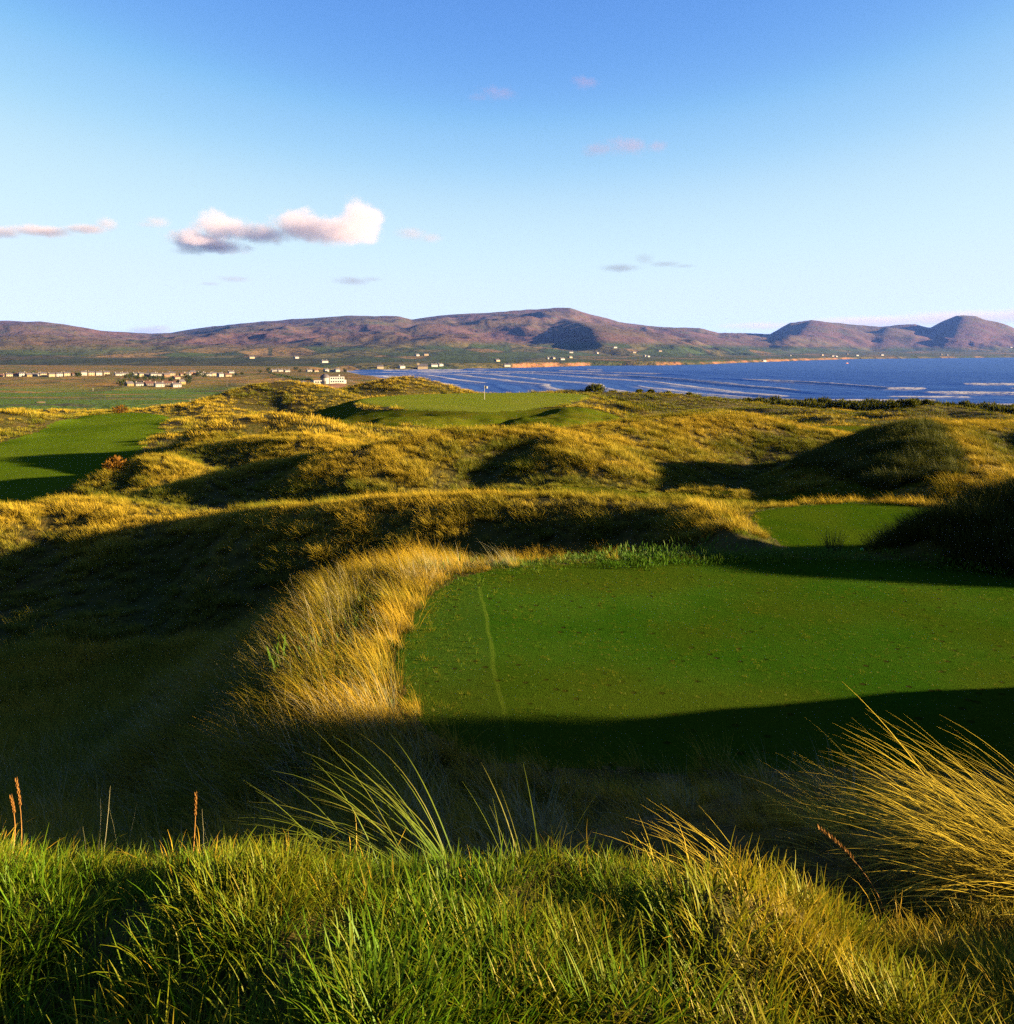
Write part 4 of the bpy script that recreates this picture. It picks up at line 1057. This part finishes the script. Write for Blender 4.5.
LK = {'terrace': 'cream two storey house', 'terrace_white': 'white two storey house', 'cottage': 'white cottage', 'cream': 'cream bungalow with red roof', 'yellow': 'yellow house', 'orange': 'terracotta house', 'stone': 'long low stone building', 'far_white': 'white farmhouse', 'far_cream': 'cream farmhouse'}
def hrow(items, where, group, sz=.62):
    n = {}
    for px, D, kind, rz in items:
        x, y, z = level_at(px, D); n[kind] = n.get(kind, 0) + 1
        tot = sum(1 for it in items if it[2] == kind)
        which = 'only ' + LK[kind] if tot == 1 else ORD[n[kind] - 1] + ' ' + LK[kind] + ' from the left'
        house(kind, (x, y, z - .1), rz + .65, '%s %s' % (which, where), group, sz)
T_, W2 = 'terrace', 'terrace_white'
hrow([(1, 890, 'cream', .1), (9, 885, T_, .1), (17, 895, 'cream', -.2), (22, 892, W2, .05), (28.5, 880, 'yellow', .3), (36, 895, 'cottage', .0), (43, 890, T_, .04)] + [(51.5 + 7.6 * i, 882 + 5.5 * i, (T_, W2)[i % 2], .04) for i in range(3)] + [(77, 900, 'stone', .1)] + [(83.5 + 7.6 * i, 900 + 5.5 * i, (W2, T_)[i % 2], .0) for i in range(4)] + [(118, 915, 'cottage', .1), (125, 930, 'cottage', -.1)], 'in the village row', 'houses of the village row')
hrow([(136, 900, 'cottage', .2), (141, 880, T_, .3), (147, 860, 'yellow', -.1), (153, 855, W2, .1), (160, 905, 'cottage', .0), (166, 850, 'orange', .2), (172, 865, T_, -.2), (176, 800, 'cream', .5), (183, 880, 'cream', .1), (187, 890, 'cottage', .1), (192.5, 900, 'orange', .1), (201, 900, 'cottage', .1), (208, 895, 'cottage', -.1), (214, 905, T_, .1), (220, 885, W2, .4), (228, 900, 'cream', .0)], 'in the middle of the village', 'houses in the middle of the village')
hrow([(129, 655, 'yellow', .3), (140, 668, 'cottage', -.1), (147, 672, 'cream', .15), (152, 648, 'stone', .05), (159, 640, 'cottage', .1), (168, 652, 'stone', -.05), (176, 645, 'cottage', .2), (181, 668, 'yellow', .5)], 'in the near cluster before the village', 'houses of the near cluster')
hrow([(274, 1080, 'cottage', .0), (280, 1085, 'cottage', .1), (287, 1078, 'cottage', .0), (309, 1090, 'cottage', .1), (316, 1082, 'cream', .1), (326, 1085, W2, .2), (333, 1080, 'cottage', .0), (337, 1075, W2, .1), (231, 1010, 'cottage', .1)], 'beyond the clubhouse', 'houses beyond the clubhouse')
far = [(251.5, 358.5), (296, 358.5), (324.6, 362.8), (380, 368.5), (401.5, 368), (417, 356), (426, 355.5), (434, 366.5), (440, 366), (497, 361.5), (507, 366.5), (549, 359), (553, 359), (562, 360), (571, 353), (570, 358), (597, 353.5), (615, 348), (634, 353), (645, 356.5), (648, 357), (660, 351.5), (764, 361.5), (790, 356), (822, 355.5), (833, 356.5), (836, 357), (847, 354.5), (857, 356), (882, 355.5), (941, 355), (947, 355.5), (1011, 348)]
for i, (px, py) in enumerate(far):
    x, y, z = ground_at(px, py, 1300); k = 'far_white' if i % 3 else 'far_cream'
    house(k, (x, y, z - .5), .7 + .4 * math.sin(i * 1.7), '%s, %s from the left on the far side of the bay' % (LK[k], ORD[i]), 'farmhouses across the bay', (.62 + .00010 * y))
x, y, z = ground_at(422.5, 370, 1300)
ch = empty('church', (x, y, z), .2); tag(ch, 'large cream church like building at the water across the bay', 'church')
for o, c_ in house_parts(17, 10, 6, 4, M_CREAM, M_SLATE, (), 0): o.parent = ch
mk('tower', boxes([((-9.5, -2.5, -1), (-5.5, 2.5, 11)), ((-9.8, -2.8, 11), (-5.2, 2.8, 11.6))]), M_CREAM, ch)

# the clubhouse
x, y, z = ground_at(326, 383.5, 500); z -= .2
cl = empty('clubhouse', (x, y, z), .55); tag(cl, 'white clubhouse with round dark roofed tower and long bright wing', 'clubhouse')
def walled(name, bs, m): return mk(name, boxes(bs), m, cl)
walled('wall', [((1.5, -4, -1), (13, 5, 5.2)), ((-10.5, -3, -1), (-2, 5, 2.7)), ((13, -3, -1), (15, 3, 2.8))], M_WHITE)
rf = walled('roof', [((1.2, -4.3, 5.2), (13.3, 5.3, 5.55)), ((-10.8, -3.3, 2.7), (-2, 5.3, 3.0))], M_SLATE)
c0 = mk('chimney', boxes([((10.5, 1, 5.55), (11.4, 2, 6.6))]), M_WHITE); c0.parent = rf
tw = mk('tower', lathe([(3.4, -1), (3.4, 4.6), (3.5, 4.6), (3.5, 4.8)], 20), M_WHITE, cl); tw.location = (-1.2, -1.2, 0)
tr_ = mk('tower_roof', lathe([(3.9, 4.7), (3.5, 5.6), (2.4, 6.7), (1.0, 7.4), (.1, 7.7), (.05, 8.6)], 20), M_SLATE, cl, True); tr_.location = (-1.2, -1.2, 0)
for i in range(6):
    for s_ in range(2):
        w_ = walled('window', [((2.2 + 1.8 * i, -4.05, 1.0 + 2.4 * s_), (3.4 + 1.8 * i, -3.9, 2.3 + 2.4 * s_))], M_GLASS)
for i in range(4): walled('window', [((-9.6 + 1.9 * i, -3.05, .9), (-8.3 + 1.9 * i, -2.9, 2.1))], M_GLASS)
walled('door', [((-3.0, -4.7, 0), (-1.8, -4.55, 2.2))], M_DARK)
# cars by it
def car(label, px, D, col, rz):
    x, y, z = level_at(px, D); r = empty('parked_car', (x, y, z), rz); tag(r, label, 'car', 'cars parked by the clubhouse')
    m = mat_plain('car_paint', col, .3, .5, 0)
    prof = [(-2.1, .35), (-2.1, .8), (-1.9, .95), (-1.2, 1.0), (-.8, 1.42), (.7, 1.45), (1.25, 1.0), (1.95, .9), (2.15, .6), (2.1, .35)]
    V = [(a, -.82, b) for a, b in prof] + [(a, .82, b) for a, b in prof]; k = len(prof)
    mesh('body', V, [tuple(range(k))[::-1], tuple(range(k, 2 * k))] + [(i, (i + 1) % k, k + (i + 1) % k, k + i) for i in range(k)], m, r)
    for s_ in (-1, 1): mesh('window', [(-.95, s_ * .83, 1.02), (1.0, s_ * .83, 1.02), (.62, s_ * .83, 1.38), (-.72, s_ * .83, 1.36), (-.95, s_ * .80, 1.02), (1.0, s_ * .80, 1.02), (.62, s_ * .80, 1.38), (-.72, s_ * .80, 1.36)], [(0, 1, 2, 3), (7, 6, 5, 4), (0, 4, 5, 1), (1, 5, 6, 2), (2, 6, 7, 3), (3, 7, 4, 0)], M_GLASS, r)
    for a in (-1.3, 1.35):
        for s_ in (-1, 1):
            w_ = mk('wheel', lathe([(.33, -.1), (.33, .1)], 12), M_TYRE, r); w_.rotation_euler = (R(90), 0, 0); w_.location = (a, s_ * .78, .33)
car('dark blue car parked farthest left of the clubhouse', 303, 712, (.02, .04, .14), .2)
car('blue car parked just left of the clubhouse wing', 314, 690, (.03, .07, .20), .1)
car('white car parked before the clubhouse tower', 319, 684, (.3, .3, .3), -.1)
car('silver car parked before the clubhouse tower, rightmost', 326, 682, (.22, .23, .25), .1)

# forecourt, bunker
def patch(name, label, pts, mat, cat):
    n = 26; c = chaikin(pts, 2); V = []; Fq = []
    for k in range(6):
        for a, b in c:
            cx, cy = c.mean(0); f = 1 - k / 6; V.append((cx + (a - cx) * f, cy + (b - cy) * f))
    V = np.array(V); zz = height(V[:, 0], V[:, 1]) + .12
    m = len(c); 
    for k in range(5):
        for i in range(m): Fq.append((k * m + i, k * m + (i + 1) % m, (k + 1) * m + (i + 1) % m, (k + 1) * m + i))
    Fq.append(tuple(5 * m + i for i in range(m)))
    tag(mesh(name, np.column_stack([V, zz]), Fq, mat), label, cat, None, 'structure')
def vp(px, py):
    a = ground_at(px, py, 300, 1500); return (a[0], a[1])
patch('forecourt_ground', 'brown gravel forecourt before the clubhouse', [vp(318, 385), vp(345, 384), vp(348, 387), vp(322, 388.5)], mat_plain('gravel', (.15, .075, .04), .95, .05, .3, .5), 'forecourt')
patch('bunker_sand_ground', 'sand bunker in the far left links', [vp(36, 402), vp(45, 401.5), vp(46, 403), vp(37, 403.5)], M_SAND, 'bunker')
# hedge line running to the clubhouse
hl = [level_at(px, D) for px, D in [(268, 1000), (275, 940), (284, 860), (295, 790), (306, 752), (312, 740)]]
V = []; Fq = []; T = []; B = []; g = np.random.default_rng(88)
for i in range(len(hl) - 1):
    for q in range(170):
        f = g.random(); p = np.array(hl[i]) * (1 - f) + np.array(hl[i + 1]) * f; p = p + np.array([g.normal(0, .5), g.normal(0, .5), g.uniform(0, 1.6)])
        u = np.array([g.normal(0, .5), g.normal(0, .3), 1]); u /= np.linalg.norm(u); s = np.cross(u, g.normal(size=3)); s /= np.linalg.norm(s); o = len(V)
        V += [p, p + u * .5 + s * .45, p + u, p + u * .5 - s * .45]; Fq.append((o, o + 1, o + 2, o + 3)); T += [.3, .6, 1, .6]; B += [g.random()] * 4
tag(mesh('hedge', V, Fq, M_TREE, attrs={'t': T, 'b': B}), 'dark hedge running down the field to the clubhouse', 'hedge')
# trees in and around the village
tp = [(120, 660), (127, 790), (131, 800), (136, 780), (133, 690), (144, 760), (150, 780), (156, 745), (163, 760), (171, 720), (186, 780), (190, 770), (199, 860), (205, 840), (77, 870), (79, 866), (14, 905), (33, 900), (123, 700), (188, 700), (236, 950), (242, 960), (260, 1040), (300, 1060), (345, 1060), (268, 1100), (296, 1120)]
for i, (px, D) in enumerate(sorted(tp)):
    x, y, z = level_at(px, D)
    plant('village_tree', TS[i % 3], (x, y, z - .1), 'small dark tree, %s from the left about the village' % ORD[i], 'tree', 'trees about the village', random.uniform(.6, 1.0), i)
# poles
def post(label, px, D, h, m, name='pole', cat='pole', group=None, r=.09):
    x, y, z = level_at(px, D); q = empty(name, (x, y, z)); tag(q, label, cat, group)
    mk('shaft', lathe([(r, -.3), (r * .7, h)], 8), m, q)
    if h > 3: mk('crossbar', boxes([((-.8, -.06, h - .5), (.8, .06, h - .35))]), m, q)
    else: mk('cap', lathe([(r * 1.3, h), (r * 1.3, h + .05)], 8), m, q)
for i, (px, D) in enumerate([(121, 690), (227, 640), (248.5, 650), (281.5, 700), (306.5, 780)]):
    post('thin wooden pole, %s from the left on the links before the village' % ORD[i], px, D, 6.0, M_STONE, 'utility_pole', 'pole', 'poles on the links', .13)
for i in range(5): post('short white post, %s from the left beside the clubhouse' % ORD[i], 344 + 2.0 * i, 720, 1.6, M_WHITE, 'marker_post', 'post', 'white posts beside the clubhouse', .14)
for i, (px, py) in enumerate([(93, 391), (190, 402)]):
    x, y, z = ground_at(px, py, 100)
    q = empty('marker_post', (x, y, z)); tag(q, 'small white marker post %s' % ('on the far links at the left' if i == 0 else 'on the low mound beyond the fairway'), 'post')
    mk('shaft', lathe([(.12, -.2), (.10, .9 if i else 1.8)], 8), M_WHITE, q); mk('cap', lathe([(.15, .9 if i else 1.8), (.15, .97 if i else 1.87)], 8), M_WHITE, q)
# a boat out in the bay
x, y = (847 - U0) / F * 2350, 2350
bt = empty('fishing_boat', (x, y, 0), .3); tag(bt, 'small orange fishing boat alone on the bay', 'boat')
st_ = [(-3.6, 1.1, 1.0), (-2, 1.35, .9), (0, 1.4, .9), (2, 1.15, 1.1), (3.4, .55, 1.4), (4.2, .04, 1.7)]
V = []; 
for a, w, hh in st_: V += [(a, -w, hh), (a, -w * .7, -.1), (a, 0, -.4), (a, w * .7, -.1), (a, w, hh)]
Fq = [(i * 5 + j, (i + 1) * 5 + j, (i + 1) * 5 + j + 1, i * 5 + j + 1) for i in range(5) for j in range(4)] + [(i * 5 + 4, (i + 1) * 5 + 4, (i + 1) * 5, i * 5) for i in range(5)] + [(4, 3, 2, 1, 0)]
mesh('hull', V, Fq, mat_plain('boat_paint', (.40, .09, .03), .4, .4, 0), bt)
mk('cabin', boxes([((-1.6, -.8, .8), (.6, .8, 2.6)), ((-1.8, -.95, 2.6), (.8, .95, 2.75))]), M_WHITE, bt)
mk('mast', lathe([(.07, .8), (.04, 5.2)], 8), M_WHITE, bt).location = (1.4, 0, 0)
# ------------------------------------------------------------------ air and clouds
def volume_mat(name, col, dens_fn):
    t = NT(name); v = t.n('ShaderNodeVolumePrincipled'); v.inputs['Color'].default_value = col4(col)
    t.val(v.inputs['Density'], dens_fn(t)); v.inputs['Anisotropy'].default_value = 0.0
    t.l(v.outputs[0], t.out.inputs['Volume']); return t, v

def box(name, lo, hi, mat, parent=None):
    (a, b, c), (d, e, f) = lo, hi
    V = [(a, b, c), (d, b, c), (d, e, c), (a, e, c), (a, b, f), (d, b, f), (d, e, f), (a, e, f)]
    return mesh(name, V, [(0, 3, 2, 1), (4, 5, 6, 7), (0, 1, 5, 4), (1, 2, 6, 5), (2, 3, 7, 6), (3, 0, 4, 7)], mat, parent)

t, v = volume_mat('haze', (.12, .28, 1.0), lambda t: HAZE)
hz = box('haze', (-61500, -61500, -12), (61500, 61500, 640), t.m)
tag(hz, 'thin bluish air over the bay', 'haze', None, 'stuff')

def cloud(label, lobes, D, dens, noise_s, col=(.30, .30, .32), erode=.55, group='small clouds', rz=1.0, soft=.7):
    """lobes: (px, py, half width px, half height px). A volume with its own depth, at distance D."""
    s = D / F
    L = [((px - U0) * s, H + (HY - py) * s, hw * s, hh * s) for px, py, hw, hh in lobes]
    x0 = min(l[0] - l[2] for l in L); x1 = max(l[0] + l[2] for l in L); z0 = min(l[1] - l[3] for l in L); z1 = max(l[1] + l[3] for l in L)
    dep = max(l[2] for l in L) * rz
    cx, cz = (x0 + x1) / 2, (z0 + z1) / 2
    def fn(t):
        p = t.n('ShaderNodeTexCoord').outputs['Object']
        cur = None
        for i, (x, z, w, h) in enumerate(L):
            m = t.n('ShaderNodeVectorMath', operation='SUBTRACT'); t.l(p, m.inputs[0]); m.inputs[1].default_value = (x - cx, 0, z - cz)
            q = t.vscale(m.outputs[0], (1 / w, 1 / (w * rz), 1 / h))
            ln = t.n('ShaderNodeVectorMath', operation='LENGTH'); t.l(q, ln.inputs[0])
            d = t.math('SUBTRACT', 1.0, ln.outputs['Value'])
            cur = d if cur is None else t.math('SMOOTH_MAX', cur, d, .15)
        n = t.noise(p, noise_s, 7, .66)
        e = t.math('SUBTRACT', cur, t.math('MULTIPLY_ADD', n, erode * 2, -erode * .62))
        return t.math('MULTIPLY', t.ramp(e, .0, soft), dens)
    t, v = volume_mat('cloud_air', col, fn)
    o = box('cloud', (x0 - cx, -dep, z0 - cz), (x1 - cx, dep, z1 - cz), t.m)
    o.location = (cx, D, cz); tag(o, label, 'cloud', group); return o
CL = 30000.0
cloud('longest and brightest pink white cumulus cloud, left of the middle', [(196, 240, 40, 16), (222, 228, 40, 22), (262, 234, 36, 15), (300, 224, 38, 24), (320, 232, 44, 17), (360, 221, 34, 30), (344, 231, 60, 17), (215, 246, 50, 9)], CL, .0010, .0015, (.46, .41, .47), erode=.8, rz=1.8, soft=.35)
cloud('mauve shred hanging under the left end of the long cumulus', [(190, 251, 26, 7), (212, 247, 22, 5)], CL * .97, .0010, .0016, (.13, .13, .19))
cloud('thin pink cloud streak at the left edge of the sky', [(0, 232, 30, 9), (40, 231, 46, 8), (85, 229, 34, 7), (107, 224, 16, 12)], CL, .0016, .0014, (.34, .30, .34))
cloud('small pink puff between the left streak and the cumulus', [(157, 222, 20, 9), (148, 225, 16, 5)], CL, .0009, .0018, (.34, .30, .34))
cloud('faint mauve puffs trailing right of the cumulus', [(412, 234, 26, 10), (432, 238, 20, 8)], CL, .0007, .0018, (.28, .25, .31))
cloud('grey mauve sliver low in the sky below the cumulus', [(352, 281, 30, 7), (372, 279, 20, 4)], CL, .0007, .0020, (.11, .11, .15))
cloud('faint sliver left of the grey mauve one', [(235, 279, 28, 5), (212, 284, 18, 3)], CL, .0006, .0020, (.15, .14, .17))
cloud('thin grey wisp over the bay', [(620, 268, 34, 6), (645, 259, 16, 9), (665, 264, 24, 5), (685, 266, 20, 3)], CL, .0007, .0022, (.09, .10, .14))
cloud('pink smudge high above the middle', [(630, 145, 42, 14), (600, 150, 36, 10), (655, 146, 24, 10)], CL * 1.2, .00040, .0014, (.24, .15, .22), .85)
cloud('small pink smudge nearest the top of the sky', [(585, 82, 26, 9)], CL * 1.2, .00045, .0016, (.24, .15, .22), .85)
cloud('faint pink streak left of the topmost smudge', [(500, 93, 36, 9), (480, 98, 22, 6)], CL * 1.2, .0003, .0016, (.24, .15, .22), .85)
cloud('low pale cloud bank behind the right peaks', [(870, 322, 100, 9), (960, 318, 90, 12), (1040, 316, 90, 13), (760, 326, 60, 6)], CL * 1.1, .00035, .0010, (.30, .27, .28), .4)
cloud('low cream cloud behind the dip of the left hills', [(150, 331, 34, 7), (160, 328, 20, 5)], CL, .0009, .0016, (.20, .18, .20), .3)
